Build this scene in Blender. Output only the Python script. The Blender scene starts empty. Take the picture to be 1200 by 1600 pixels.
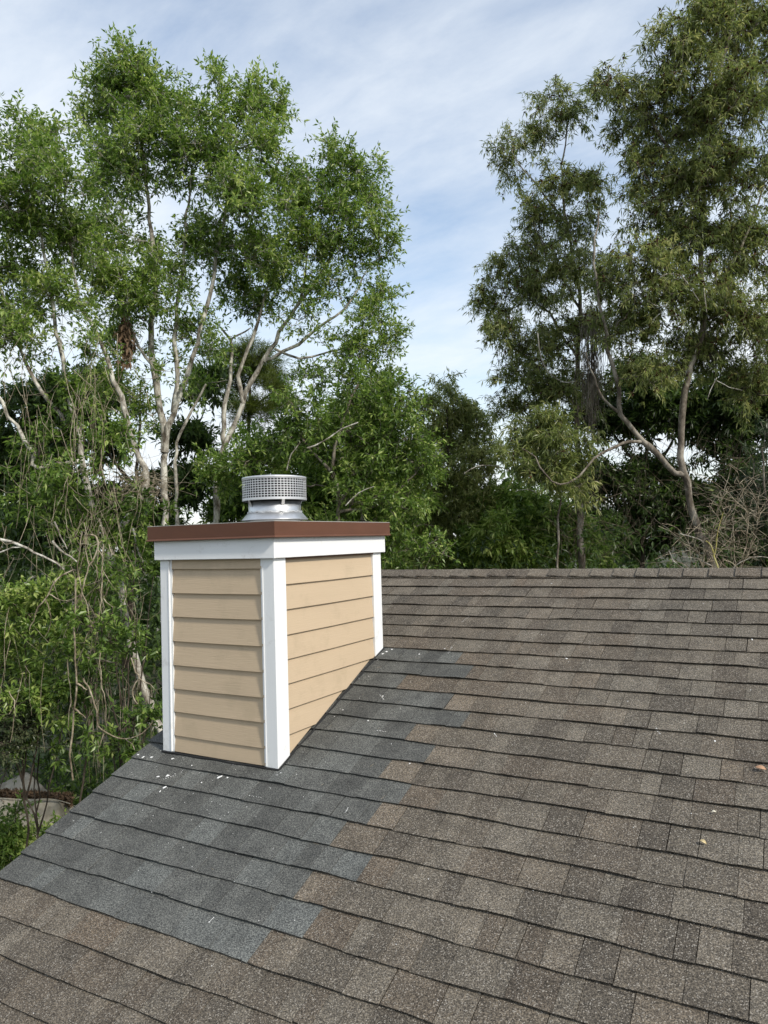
import bpy, math, random
import numpy as np
from mathutils import Matrix, Vector

R = math.radians
S = bpy.context.scene
COL = S.collection
Z0 = 5.4                      # eye height above the ground

# ------------------------------------------------------------------ camera
F, PITCH, ROLL, YAW = 1139.7, 0.0387156, -0.02806, 0.5165671
fw = np.array([-math.sin(YAW)*math.cos(PITCH), math.cos(YAW)*math.cos(PITCH), math.sin(PITCH)])
r0 = np.array([math.cos(YAW), math.sin(YAW), 0.0]); u0 = np.cross(r0, fw)
CR = math.cos(ROLL)*r0 + math.sin(ROLL)*u0
CU = -math.sin(ROLL)*r0 + math.cos(ROLL)*u0
cd = bpy.data.cameras.new('camera'); cam = bpy.data.objects.new('camera', cd); COL.objects.link(cam)
cam.matrix_world = Matrix(((CR[0], CU[0], -fw[0], 0), (CR[1], CU[1], -fw[1], 0), (CR[2], CU[2], -fw[2], Z0), (0, 0, 0, 1)))
cd.sensor_fit = 'VERTICAL'; cd.sensor_height = 24.0; cd.lens = 24.0*F/1600.0
cd.clip_start = 0.05; cd.clip_end = 2000
S.camera = cam

# ------------------------------------------------------------------ light
SUN_AZ = R(-16)               # angle of the sun from +X towards -Y
SUN_EL = R(38)
sd = np.array([math.cos(SUN_EL)*math.cos(SUN_AZ), math.cos(SUN_EL)*math.sin(SUN_AZ), math.sin(SUN_EL)])
sl = bpy.data.lights.new('sun', 'SUN'); so = bpy.data.objects.new('sun', sl); COL.objects.link(so)
sl.energy = 2.4; sl.angle = R(5); sl.color = (1.0, 0.94, 0.84)
so.rotation_euler = Vector(-sd).to_track_quat('-Z', 'Y').to_euler()
so.location = (6, -4, 20)
S.view_settings.view_transform = 'Standard'; S.view_settings.look = 'None'
S.view_settings.gamma = 1; S.view_settings.use_curve_mapping = False
S.view_settings.exposure = 0.58
S.cycles.max_bounces = 6; S.cycles.diffuse_bounces = 3; S.cycles.transparent_max_bounces = 8

W = bpy.data.worlds.new('World'); S.world = W; W.use_nodes = True
nt = W.node_tree; nt.nodes.clear(); N = nt.nodes.new; LK = nt.links.new
wo = N('ShaderNodeOutputWorld'); bg = N('ShaderNodeBackground'); bg.inputs['Strength'].default_value = 0.1
sky = N('ShaderNodeTexSky'); sky.sky_type = 'NISHITA'; sky.sun_disc = False
sky.sun_elevation = SUN_EL; sky.sun_rotation = math.pi/2 - SUN_AZ
sky.air_density = 1.2; sky.dust_density = 1.0
tc = N('ShaderNodeTexCoord'); sep = N('ShaderNodeSeparateXYZ'); LK(tc.outputs['Generated'], sep.inputs[0])
mz = N('ShaderNodeMath'); mz.operation = 'MAXIMUM'; mz.inputs[1].default_value = 0.0; LK(sep.outputs['Z'], mz.inputs[0])
az = N('ShaderNodeMath'); az.operation = 'ADD'; az.inputs[1].default_value = 0.22; LK(mz.outputs[0], az.inputs[0])
dx = N('ShaderNodeMath'); dx.operation = 'DIVIDE'; LK(sep.outputs['X'], dx.inputs[0]); LK(az.outputs[0], dx.inputs[1])
dy = N('ShaderNodeMath'); dy.operation = 'DIVIDE'; LK(sep.outputs['Y'], dy.inputs[0]); LK(az.outputs[0], dy.inputs[1])
cb = N('ShaderNodeCombineXYZ'); LK(dx.outputs[0], cb.inputs[0]); LK(dy.outputs[0], cb.inputs[1])
mp = N('ShaderNodeMapping'); mp.inputs['Scale'].default_value = (0.8, 1.5, 1.0); mp.inputs['Rotation'].default_value = (0, 0, R(35)); mp.inputs['Location'].default_value = (0.5, 0.2, 0)
LK(cb.outputs[0], mp.inputs[0])
n1 = N('ShaderNodeTexNoise'); n1.inputs['Scale'].default_value = 0.9; n1.inputs['Detail'].default_value = 8; n1.inputs['Roughness'].default_value = 0.55
n2 = N('ShaderNodeTexNoise'); n2.inputs['Scale'].default_value = 5.5; n2.inputs['Detail'].default_value = 9; n2.inputs['Roughness'].default_value = 0.62; n2.inputs['Distortion'].default_value = 0.3
LK(mp.outputs[0], n1.inputs['Vector']); LK(mp.outputs[0], n2.inputs['Vector'])
c1 = N('ShaderNodeMapRange'); c1.interpolation_type = 'SMOOTHSTEP'
c1.inputs['From Min'].default_value = 0.34; c1.inputs['From Max'].default_value = 0.66
c1.inputs['To Min'].default_value = 0.18; c1.inputs['To Max'].default_value = 0.72
LK(n1.outputs['Fac'], c1.inputs['Value'])
c2 = N('ShaderNodeMapRange'); c2.inputs['From Min'].default_value = 0.3; c2.inputs['From Max'].default_value = 0.7
c2.inputs['To Min'].default_value = -0.13; c2.inputs['To Max'].default_value = 0.13
LK(n2.outputs['Fac'], c2.inputs['Value'])
# more veil towards the horizon
c3 = N('ShaderNodeMapRange'); c3.inputs['From Min'].default_value = 0.05; c3.inputs['From Max'].default_value = 0.62
c3.inputs['To Min'].default_value = 0.38; c3.inputs['To Max'].default_value = 0.0; LK(sep.outputs['Z'], c3.inputs['Value'])
ad = N('ShaderNodeMath'); ad.operation = 'ADD'; LK(c1.outputs[0], ad.inputs[0]); LK(c2.outputs[0], ad.inputs[1])
ad2 = N('ShaderNodeMath'); ad2.operation = 'ADD'; ad2.use_clamp = True; LK(ad.outputs[0], ad2.inputs[0]); LK(c3.outputs[0], ad2.inputs[1])
mx = N('ShaderNodeMix'); mx.data_type = 'RGBA'; LK(ad2.outputs[0], mx.inputs['Factor'])
hs = N('ShaderNodeHueSaturation'); hs.inputs['Saturation'].default_value = 1.05; hs.inputs['Value'].default_value = 1.35; LK(sky.outputs[0], hs.inputs['Color'])
LK(hs.outputs[0], mx.inputs[6]); mx.inputs[7].default_value = (6.5, 6.9, 7.3, 1)
LK(mx.outputs[2], bg.inputs['Color']); LK(bg.outputs[0], wo.inputs['Surface'])

# ------------------------------------------------------------------ helpers
def P(x, y, d):
    """point of the place seen at pixel (x, y) of the photo, d metres ahead"""
    return (fw + CR*(x-600)/F - CU*(y-800)/F)*d + np.array([0, 0, Z0])

def tag(o, label=None, cat=None, group=None, kind=None):
    if label: o['label'] = label
    if cat: o['category'] = cat
    if group: o['group'] = group
    if kind: o['kind'] = kind
    return o

def empty(name, loc, **k):
    o = bpy.data.objects.new(name, None); COL.objects.link(o); o.location = [float(a) for a in loc]
    o.empty_display_size = 0.3
    return tag(o, **k)

def rootloc(o):
    l = Vector((0, 0, 0))
    while o is not None:
        l = l + o.location; o = o.parent
    return np.array(l)

def mesh(name, V, Fc, mat, parent=None, attrs=None, smooth=False, loc=None, **k):
    """V (n,3) in world metres, faces a list or an (m,3|4) array; linked as ONE object"""
    V = np.asarray(V, dtype=np.float64)
    base = rootloc(parent) if parent is not None else (np.zeros(3) if loc is None else np.asarray(loc, float))
    V = V - base
    me = bpy.data.meshes.new(name)
    if isinstance(Fc, np.ndarray):
        m, c = Fc.shape
        me.vertices.add(len(V)); me.vertices.foreach_set('co', V.astype(np.float32).ravel())
        me.loops.add(m*c); me.loops.foreach_set('vertex_index', Fc.astype(np.int32).ravel())
        me.polygons.add(m); me.polygons.foreach_set('loop_start', np.arange(0, m*c, c, dtype=np.int32))
        me.update(calc_edges=True)
    else:
        me.from_pydata(V.tolist(), [], Fc); me.update()
    n = len(me.polygons)
    for a, val in (attrs or {}).items():
        at = me.attributes.new(a, 'FLOAT', 'FACE')
        at.data.foreach_set('value', np.broadcast_to(np.asarray(val, dtype=np.float32), (n,)).copy())
    me.polygons.foreach_set('use_smooth', np.full(n, bool(smooth)))
    me.materials.append(mat)
    o = bpy.data.objects.new(name, me); COL.objects.link(o)
    if parent is not None: o.parent = parent
    elif loc is not None: o.location = [float(a) for a in loc]
    return tag(o, **k)

BOXF = [(0, 3, 2, 1), (4, 5, 6, 7), (0, 1, 5, 4), (1, 2, 6, 5), (2, 3, 7, 6), (3, 0, 4, 7)]
def boxv(x0, x1, y0, y1, z0, z1):
    return [(x0, y0, z0), (x1, y0, z0), (x1, y1, z0), (x0, y1, z0), (x0, y0, z1), (x1, y0, z1), (x1, y1, z1), (x0, y1, z1)]
class MB:
    def __init__(s): s.v = []; s.f = []
    def add(s, v, f):
        n = len(s.v); s.v += [tuple(p) for p in v]; s.f += [tuple(i+n for i in q) for q in f]; return s
    def box(s, *a): return s.add(boxv(*a), BOXF)
    def prism(s, poly, off):
        """closed polygon of 3D points extruded by the vector off"""
        n = len(poly); v = [tuple(p) for p in poly] + [tuple(np.add(p, off)) for p in poly]
        f = [tuple(range(n))[::-1], tuple(range(n, 2*n))] + [(i, (i+1) % n, n+(i+1) % n, n+i) for i in range(n)]
        return s.add(v, f)
    def lathe(s, c, prof, n=48, caps=(False, False)):
        b = len(s.v)
        for r, z in prof:
            for i in range(n):
                a = 2*math.pi*i/n; s.v.append((c[0]+r*math.cos(a), c[1]+r*math.sin(a), z))
        for j in range(len(prof)-1):
            for i in range(n):
                k = (i+1) % n; s.f.append((b+j*n+i, b+j*n+k, b+(j+1)*n+k, b+(j+1)*n+i))
        if caps[0]: s.f.append(tuple(b+i for i in range(n))[::-1])
        if caps[1]: s.f.append(tuple(b+(len(prof)-1)*n+i for i in range(n)))
        return s
    def build(s, name, mat, parent=None, **k): return mesh(name, s.v, s.f, mat, parent, **k)

def bevel(o, w=0.003, seg=2):
    m = o.modifiers.new('bevel', 'BEVEL'); m.width = w; m.segments = seg; m.limit_method = 'ANGLE'; m.angle_limit = R(40)
    return o

def tubes(lines, sides=5):
    """lines: list of (pts (n,3), radii (n,)) -> verts, quad faces as arrays"""
    VV, FF = [], []; base = 0
    ang = np.arange(sides)*2*np.pi/sides; ca, sa = np.cos(ang), np.sin(ang)
    for pts, rad in lines:
        pts = np.asarray(pts, float); n = len(pts); rad = np.broadcast_to(np.asarray(rad, float), (n,))
        t = np.gradient(pts, axis=0); t /= np.linalg.norm(t, axis=1, keepdims=True)+1e-9
        ref = np.array([0, 0, 1.0]) if abs(t[:, 2]).mean() < 0.8 else np.array([1.0, 0, 0])
        a = np.cross(t, ref); a /= np.linalg.norm(a, axis=1, keepdims=True)+1e-9; b = np.cross(t, a)
        V = pts[:, None, :] + rad[:, None, None]*(a[:, None, :]*ca[None, :, None] + b[:, None, :]*sa[None, :, None])
        VV.append(V.reshape(-1, 3))
        i = np.arange(n-1)[:, None]*sides; j = np.arange(sides)[None, :]; k = (j+1) % sides
        f = np.stack([i+j, i+k, i+sides+k, i+sides+j], -1).reshape(-1, 4)+base
        FF.append(f); base += n*sides
    return np.concatenate(VV), np.concatenate(FF)

def smooth_path(pts, step=0.18, jit=0.0, rng=None):
    """Catmull-Rom through the points"""
    pts = np.asarray(pts, float)
    q = np.vstack([2*pts[0]-pts[1], pts, 2*pts[-1]-pts[-2]]); out = []
    for i in range(1, len(q)-2):
        n = max(2, int(np.linalg.norm(q[i+1]-q[i])/step))
        for t in np.arange(n)/n:
            out.append(0.5*((2*q[i]) + (q[i+1]-q[i-1])*t + (2*q[i-1]-5*q[i]+4*q[i+1]-q[i+2])*t*t + (-q[i-1]+3*q[i]-3*q[i+1]+q[i+2])*t**3))
    out.append(q[-2]); out = np.array(out)
    if jit and rng is not None:
        out[1:-1] += rng.normal(0, jit, (len(out)-2, 3))
    return out

# ------------------------------------------------------------------ materials
def newmat(name):
    m = bpy.data.materials.new(name); m.use_nodes = True; t = m.node_tree
    b = t.nodes['Principled BSDF']; return m, t, b
def nodeutil(t):
    def n(kind, **kw):
        x = t.nodes.new('ShaderNode'+kind)
        for k, v in kw.items():
            if k in x.inputs: x.inputs[k].default_value = v
            else: setattr(x, k, v)
        return x
    return n, t.links.new
def ramp(t, stops, interp='LINEAR'):
    r = t.nodes.new('ShaderNodeValToRGB'); r.color_ramp.interpolation = interp
    e = r.color_ramp.elements
    while len(e) < len(stops): e.new(0.5)
    for i, (p, c) in enumerate(stops):
        e[i].position = p; e[i].color = (*c, 1) if len(c) == 3 else c
    return r
def plain(name, col, rough=0.6, metal=0.0, spec=0.4, var=0.06, vs=6.0, bump=0.0, bs=60.0, stretch=(1, 1, 1), dirt=None):
    m, t, b = newmat(name); n, L = nodeutil(t)
    tc = n('TexCoord'); mp = n('Mapping'); mp.inputs['Scale'].default_value = stretch; L(tc.outputs['Object'], mp.inputs[0])
    no = n('TexNoise', Scale=vs, Detail=6.0, Roughness=0.6); L(mp.outputs[0], no.inputs['Vector'])
    c = np.array(col)
    rp = ramp(t, [(0.3, tuple(c*(1-var))), (0.7, tuple(np.minimum(c*(1+var), 1)))]); L(no.outputs['Fac'], rp.inputs[0])
    out = rp.outputs[0]
    if dirt:
        dn = n('TexNoise', Scale=dirt[1], Detail=8.0, Roughness=0.7); L(tc.outputs['Object'], dn.inputs['Vector'])
        dr = ramp(t, [(dirt[2], (0, 0, 0)), (dirt[2]+0.12, (1, 1, 1))]); L(dn.outputs['Fac'], dr.inputs[0])
        ml = n('Math', operation='MULTIPLY'); ml.inputs[1].default_value = dirt[3]; L(dr.outputs[0], ml.inputs[0])
        mm = n('Mix', data_type='RGBA'); L(ml.outputs[0], mm.inputs['Factor']); L(out, mm.inputs[6]); mm.inputs[7].default_value = (*dirt[0], 1); out = mm.outputs[2]
    L(out, b.inputs['Base Color'])
    b.inputs['Roughness'].default_value = rough; b.inputs['Metallic'].default_value = metal; b.inputs['Specular IOR Level'].default_value = spec
    if bump:
        bn = n('TexNoise', Scale=bs, Detail=5.0); L(mp.outputs[0], bn.inputs['Vector'])
        bu = n('Bump', Strength=bump, Distance=0.004); L(bn.outputs['Fac'], bu.inputs['Height']); L(bu.outputs[0], b.inputs['Normal'])
    return m

def shingle_material():
    m, t, b = newmat('asphalt_granules'); n, L = nodeutil(t)
    tc = n('TexCoord')
    at = lambda s: n('Attribute', attribute_name=s)
    tone, blue, warm = at('tone'), at('blue'), at('warm')
    # weathered brown-grey blend
    g1 = n('TexNoise', Scale=190.0, Detail=3.0, Roughness=0.75); L(tc.outputs['Object'], g1.inputs['Vector'])
    vo = n('TexVoronoi', Scale=330.0); L(tc.outputs['Object'], vo.inputs['Vector'])
    g2 = n('TexNoise', Scale=9.0, Detail=6.0, Roughness=0.65); L(tc.outputs['Object'], g2.inputs['Vector'])
    old = ramp(t, [(0.0, (0.066, 0.057, 0.047)), (0.5, (0.098, 0.086, 0.070)), (1.0, (0.138, 0.123, 0.101))]); L(tone.outputs['Fac'], old.inputs[0])
    new = ramp(t, [(0.0, (0.062, 0.064, 0.062)), (0.6, (0.094, 0.097, 0.093)), (1.0, (0.128, 0.138, 0.136))]); L(tone.outputs['Fac'], new.inputs[0])
    wm = n('Mix', data_type='RGBA'); L(warm.outputs['Fac'], wm.inputs['Factor']); L(old.outputs[0], wm.inputs[6]); wm.inputs[7].default_value = (0.140, 0.106, 0.076, 1)
    mb = n('Mix', data_type='RGBA'); L(blue.outputs['Fac'], mb.inputs['Factor']); L(wm.outputs[2], mb.inputs[6]); L(new.outputs[0], mb.inputs[7])
    # granules: multiply by speckle
    sp = ramp(t, [(0.34, (0.22, 0.22, 0.22)), (0.5, (0.92, 0.92, 0.92)), (0.66, (2.3, 2.25, 2.1))]); L(g1.outputs['Fac'], sp.inputs[0])
    m1 = n('Mix', data_type='RGBA', blend_type='MULTIPLY', Factor=1.0); L(mb.outputs[2], m1.inputs[6]); L(sp.outputs[0], m1.inputs[7])
    la = ramp(t, [(0.28, (0.72, 0.72, 0.72)), (0.72, (1.3, 1.29, 1.27))]); L(g2.outputs['Fac'], la.inputs[0])
    m2 = n('Mix', data_type='RGBA', blend_type='MULTIPLY', Factor=1.0); L(m1.outputs[2], m2.inputs[6]); L(la.outputs[0], m2.inputs[7])
    # pale worn granules, only on the old shingles; fewer on the new
    vr = ramp(t, [(0.78, (0, 0, 0)), (0.86, (1, 1, 1))]); L(vo.outputs['Color'], vr.inputs[0])
    md = n('Math', operation='MULTIPLY_ADD'); md.inputs[1].default_value = -0.62; md.inputs[2].default_value = 0.72; L(blue.outputs['Fac'], md.inputs[0])
    mk = n('Math', operation='MULTIPLY'); L(vr.outputs[0], mk.inputs[0]); L(md.outputs[0], mk.inputs[1])
    m3 = n('Mix', data_type='RGBA'); L(mk.outputs[0], m3.inputs['Factor']); L(m2.outputs[2], m3.inputs[6]); m3.inputs[7].default_value = (0.42, 0.385, 0.33, 1)
    L(m3.outputs[2], b.inputs['Base Color'])
    b.inputs['Roughness'].default_value = 0.92; b.inputs['Specular IOR Level'].default_value = 0.25
    bu = n('Bump', Strength=0.75, Distance=0.0022); L(g1.outputs['Fac'], bu.inputs['Height']); L(bu.outputs[0], b.inputs['Normal'])
    return m

def leaf_material(name, stops, trans=0.42, rough=0.38, spec=0.5):
    m, t, b = newmat(name); n, L = nodeutil(t)
    a = n('Attribute', attribute_name='tone'); r = ramp(t, stops); L(a.outputs['Fac'], r.inputs[0])
    L(r.outputs[0], b.inputs['Base Color']); b.inputs['Roughness'].default_value = rough; b.inputs['Specular IOR Level'].default_value = spec
    tr = n('BsdfTranslucent'); hv = n('HueSaturation', Saturation=1.1, Value=1.6); L(r.outputs[0], hv.inputs['Color']); L(hv.outputs[0], tr.inputs['Color'])
    ms = n('MixShader'); ms.inputs[0].default_value = trans; L(b.outputs[0], ms.inputs[1]); L(tr.outputs[0], ms.inputs[2])
    L(ms.outputs[0], t.nodes['Material Output'].inputs['Surface'])
    return m

def bark_material(name, a, bcol, c, scale=6.0):
    m, t, b = newmat(name); n, L = nodeutil(t)
    tc = n('TexCoord'); mp = n('Mapping'); mp.inputs['Scale'].default_value = (1, 1, 0.45); L(tc.outputs['Object'], mp.inputs[0])
    no = n('TexNoise', Scale=scale, Detail=8.0, Roughness=0.7, Distortion=0.4); L(mp.outputs[0], no.inputs['Vector'])
    r = ramp(t, [(0.38, a), (0.5, bcol), (0.60, c)]); L(no.outputs['Fac'], r.inputs[0]); L(r.outputs[0], b.inputs['Base Color'])
    b.inputs['Roughness'].default_value = 0.9; b.inputs['Specular IOR Level'].default_value = 0.2
    n2 = n('TexNoise', Scale=scale*6, Detail=5.0); L(mp.outputs[0], n2.inputs['Vector'])
    bu = n('Bump', Strength=0.6, Distance=0.01); L(n2.outputs['Fac'], bu.inputs['Height']); L(bu.outputs[0], b.inputs['Normal'])
    return m

M = {}
M['shingle'] = shingle_material()
M['deck'] = plain('roofing_felt', (0.02, 0.019, 0.018), 0.95, spec=0.1)
M['white'] = plain('white_trim_paint', (0.79, 0.80, 0.80), 0.5, var=0.03, vs=3, bump=0.12, bs=90, stretch=(1, 1, 0.15), dirt=((0.5, 0.49, 0.46), 9.0, 0.57, 0.5))
M['tan'] = plain('tan_siding_paint', (0.515, 0.40, 0.272), 0.55, var=0.035, vs=4, bump=0.25, bs=70, stretch=(0.2, 0.2, 3.0), dirt=((0.42, 0.33, 0.22), 5.0, 0.52, 0.45))
M['brown'] = plain('brown_enamelled_steel', (0.115, 0.049, 0.028), 0.5, spec=0.3, var=0.10, vs=5, bump=0.05, bs=12, stretch=(1, 1, 3))
M['galv'] = plain('galvanised_steel', (0.56, 0.57, 0.58), 0.38, metal=0.85, var=0.14, vs=14, bump=0.1, bs=25)
M['galvmesh'] = plain('bright_mesh_steel', (0.62, 0.63, 0.64), 0.45, metal=0.6, var=0.08, vs=20)
M['black'] = plain('soot_and_shade_black', (0.012, 0.012, 0.012), 0.7)  # also paints the shade in the base gap and behind the cap mesh
M['lead'] = plain('cover_metal_and_highlight', (0.45, 0.43, 0.40), 0.5, metal=0.2, var=0.1, vs=8)  # also paints the pale highlight on the cover's top edge
M['wall'] = plain('house_wall_paint', (0.50, 0.40, 0.27), 0.7)
M['splat'] = plain('white_paint_drops', (0.80, 0.80, 0.78), 0.6, var=0.03)
M['leaf_a'] = leaf_material('leaf_fresh_green', [(0.0, (0.045, 0.082, 0.018)), (0.45, (0.125, 0.205, 0.040)), (0.8, (0.250, 0.345, 0.080)), (1.0, (0.44, 0.50, 0.17))])
M['leaf_b'] = leaf_material('leaf_deep_green', [(0.0, (0.028, 0.050, 0.014)), (0.5, (0.078, 0.128, 0.032)), (0.85, (0.14, 0.205, 0.050)), (1.0, (0.26, 0.31, 0.09))])
M['leaf_c'] = leaf_material('leaf_olive', [(0.0, (0.058, 0.080, 0.026)), (0.5, (0.155, 0.195, 0.058)), (0.85, (0.25, 0.290, 0.092)), (1.0, (0.42, 0.42, 0.17))])
M['leaf_d'] = leaf_material('leaf_dull_grey_green', [(0.0, (0.018, 0.032, 0.016)), (0.5, (0.040, 0.064, 0.030)), (0.85, (0.078, 0.105, 0.050)), (1.0, (0.14, 0.16, 0.08))])
M['pod'] = leaf_material('dry_seed_heads', [(0.0, (0.030, 0.013, 0.008)), (1.0, (0.105, 0.050, 0.030))], trans=0.1, rough=0.8, spec=0.1)
M['needle'] = leaf_material('pine_needles', [(0.0, (0.040, 0.070, 0.012)), (1.0, (0.16, 0.20, 0.04))])
M['bark_pale'] = bark_material('pale_lichen_bark', (0.085, 0.070, 0.052), (0.33, 0.305, 0.26), (0.62, 0.60, 0.53), 8.0)
M['bark_grey'] = bark_material('grey_brown_bark', (0.06, 0.048, 0.036), (0.17, 0.145, 0.115), (0.33, 0.30, 0.25), 5.0)
M['bark_dark'] = bark_material('dark_bark', (0.025, 0.020, 0.015), (0.06, 0.048, 0.036), (0.12, 0.10, 0.08), 6.0)
M['vine'] = bark_material('dry_vine_bark', (0.10, 0.078, 0.052), (0.27, 0.225, 0.16), (0.46, 0.40, 0.30), 12.0)
M['twig_dark'] = bark_material('dull_twig_bark', (0.05, 0.038, 0.026), (0.11, 0.088, 0.062), (0.20, 0.17, 0.12), 9.0)
M['yellow_stem'] = bark_material('yellow_mossy_bark', (0.20, 0.17, 0.05), (0.42, 0.38, 0.13), (0.52, 0.48, 0.25), 9.0)
M['ground'] = plain('forest_floor', (0.055, 0.050, 0.030), 0.95, var=0.5, vs=0.6, bump=0.5, bs=4, dirt=((0.03, 0.055, 0.015), 0.35, 0.48, 0.8))
M['tarp'] = plain('weathered_canvas', (0.37, 0.335, 0.27), 0.8, var=0.15, vs=2.5, bump=0.3, bs=9, dirt=((0.16, 0.13, 0.09), 2.2, 0.5, 0.6))
M['litter'] = leaf_material('dead_leaves', [(0.0, (0.040, 0.024, 0.014)), (1.0, (0.18, 0.115, 0.065))], trans=0.1, rough=0.8)
M['dryleaf_orange'] = plain('dry_orange_leaf', (0.46, 0.27, 0.16), 0.7, var=0.2, vs=60)
M['dryleaf_yellow'] = plain('dry_yellow_leaf', (0.62, 0.50, 0.27), 0.7, var=0.15, vs=60)
M['dryleaf_pale'] = plain('bleached_leaf', (0.62, 0.58, 0.47), 0.7, var=0.15, vs=60)

# ------------------------------------------------------------------ ground
gv = []; NG = 60; ext = np.sign(np.linspace(-1, 1, NG))*np.abs(np.linspace(-1, 1, NG))**2.2*600
rg = np.random.default_rng(3)
for yy in ext:
    for xx in ext:
        h = 0.12*math.sin(xx*0.35+1)*math.cos(yy*0.27) if (abs(xx) < 60 and abs(yy) < 60) else 0
        if -9 < xx < 9 and -9 < yy < 13: h = min(h, 0.0)
        gv.append((xx-5, yy+5, h-0.02))
gf = np.array([(j*NG+i, j*NG+i+1, (j+1)*NG+i+1, (j+1)*NG+i) for j in range(NG-1) for i in range(NG-1)])
mesh('ground', gv, gf, M['ground'], smooth=True, kind='structure')

# ------------------------------------------------------------------ house roof
BETA, YR, ZR, V0, E = 0.39420, 4.74220, -0.39126+Z0, -0.25258, 0.143
cb_, sb_ = math.cos(BETA), math.sin(BETA)
def RP(u, v, h=0.0): return (u, YR - v*cb_ - h*sb_, ZR - v*sb_ + h*cb_)
U_RAKE, U_END, K_END = -3.298, 3.4, 44
VC = -0.372                                    # crest of the ridge, along the slope
house = empty('house', (0, 2.0, 0), label='low house under a brown-grey shingled gable roof carrying the tan chimney', cat='house')
crest = np.array(RP(0, VC, -0.012)); YC, ZC = crest[1], crest[2]
eave = RP(0, V0+K_END*E, -0.012)
back_y = YC+4.6; back_z = ZC-4.6*math.tan(BETA)
mb = MB(); t_ = 0.02
mb.prism([(U_RAKE+0.012, eave[1], eave[2]), (U_RAKE+0.012, YC, ZC), (U_RAKE+0.012, back_y, back_z), (U_RAKE+0.012, back_y, back_z-t_), (U_RAKE+0.012, YC, ZC-t_-0.01), (U_RAKE+0.012, eave[1], eave[2]-t_)], (U_END-U_RAKE-0.03, 0, 0))
mb.build('roof_deck', M['deck'], house)
mb = MB(); gx = U_RAKE+0.10
mb.prism([(gx, eave[1]+0.35, -0.05), (gx, eave[1]+0.35, eave[2]+0.35*math.tan(BETA)-0.05), (gx, YC, ZC-0.05), (gx, back_y-0.3, back_z+0.3*math.tan(BETA)-0.05), (gx, back_y-0.3, -0.05)], (U_END-gx-0.15, 0, 0))
mb.build('wall', M['wall'], house)
for s in (0, 1):                                # rake boards under the shingle ends
    a = (eave[1], eave[2]-t_) if s == 0 else (YC, ZC-t_-0.012)
    b = (YC, ZC-t_-0.012) if s == 0 else (back_y, back_z-t_)
    MB().prism([(U_RAKE+0.035, a[0], a[1]-0.002), (U_RAKE+0.035, b[0], b[1]-0.002), (U_RAKE+0.035, b[0], b[1]-0.15), (U_RAKE+0.035, a[0], a[1]-0.15)], (0.02, 0, 0)).build('rake_board', M['white'], house)

rs = random.Random(11)
def wave(k, u):                                 # the courses are not quite straight
    return 0.0030*math.sin(u*2.3+k*1.7)+0.0024*math.sin(u*7.1+k*2.9)+0.0014*math.sin(u*17+k*5.1)
def lift(k, u):
    return 0.0013*(1+math.sin(u*5.3+k*3.3))+0.0011*(1+math.sin(u*13.7+k*1.3))*0.5
BLUE = {22: -1.79, 21: -1.645, 20: -1.784, 19: -1.574, 18: -1.785, 17: -1.68, 16: -1.595, 15: -1.77, 14: -1.595, 13: -1.77, 12: -1.52, 11: -1.67, 10: -2.03, 9: -1.66, 8: -1.78}
CX0, CX1, CY0, CY1 = -3.129, -2.325, 2.945, 4.035      # chimney footprint
def footprint_v(y): return (YR-y)/cb_
tabs = []
for k in range(0, K_END+1):
    ux = U_RAKE + rs.uniform(-0.006, 0.006)
    v1 = V0+k*E; brk = BLUE.get(k); wstrip = 0; tone_prev = 0.5
    while ux < U_END:
        w = rs.choice((0.075, 0.10, 0.12, 0.14, 0.16, 0.19, 0.22))*rs.uniform(0.88, 1.12)
        ue = ux+w
        if brk is not None and ux < brk-0.005 and ue > brk-0.045: ue = brk
        blue = 1.0 if (brk is not None and ux < brk-0.005) else 0.0
        tone = rs.betavariate(1.6, 1.6)
        if abs(tone-tone_prev) < 0.16: tone = (tone+0.4) % 1.0
        tone_prev = tone
        warm = 0.0
        if not blue:
            warm = max(0.0, rs.gauss(0.02, 0.10))
            if brk is not None and ux < brk+0.12: warm = rs.uniform(0.05, 0.42)
            elif ux < -1.0 and k < 12: warm = min(1, warm+rs.uniform(0, 0.22))
            elif k >= 23 and ux < -2.1: warm = min(1, warm+rs.uniform(0.0, 0.30))
            tone = 0.10+0.75*tone if ux < -0.9 else 0.05+0.8*tone
        else: tone = 0.12+0.62*tone + 0.24*max(0, (k-15)/7)*rs.random(); tone = min(tone, 1)
        proud = rs.choice((0.0, 0.0022, 0.0032))
        tabs.append((k, ux, min(ue, U_END), tone, blue, warm, proud, rs.uniform(-0.0022, 0.0022), rs.uniform(-0.0022, 0.0022)))
        ux = ue
def tab_geo(tb):
    k, a, b, tone, blue, warm, pr, j0, j1 = tb
    v1 = V0+k*E; vt = v1-E-0.022; V = []
    gap = 0.0022 if (int(a*977)+k) % 5 == 0 else 0.0008
    for i, uu in enumerate((a+gap, 0.5*(a+b), b-gap)):
        dv = wave(k, uu)+(j0, (j0+j1)/2, j1)[i]; l = lift(k, uu)
        lt = 0.0004*math.sin(uu*40+k)
        hb = 0.0005+pr+l; ht = -0.0072+pr*0.3
        hb += 0.0022*math.sin(uu*9+k*4.7)**2; V += [RP(uu, vt, ht), RP(uu, v1+dv, hb+lt), RP(uu, v1+dv-0.001, hb-0.0044), RP(uu, vt, ht-0.004)]
    Fq = []
    for i in (0, 4):
        for j in range(4):
            jj = (j+1) % 4
            Fq.append((i+j, i+jj, i+4+jj, i+4+j))
    Fq += [(3, 2, 1, 0), (8, 9, 10, 11)]
    return V, Fq
def proj(p):
    q = np.asarray(p, float)-np.array([0, 0, Z0]); d = q@fw
    return 600+F*(q@CR)/d, 800-F*(q@CU)/d, d
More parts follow.
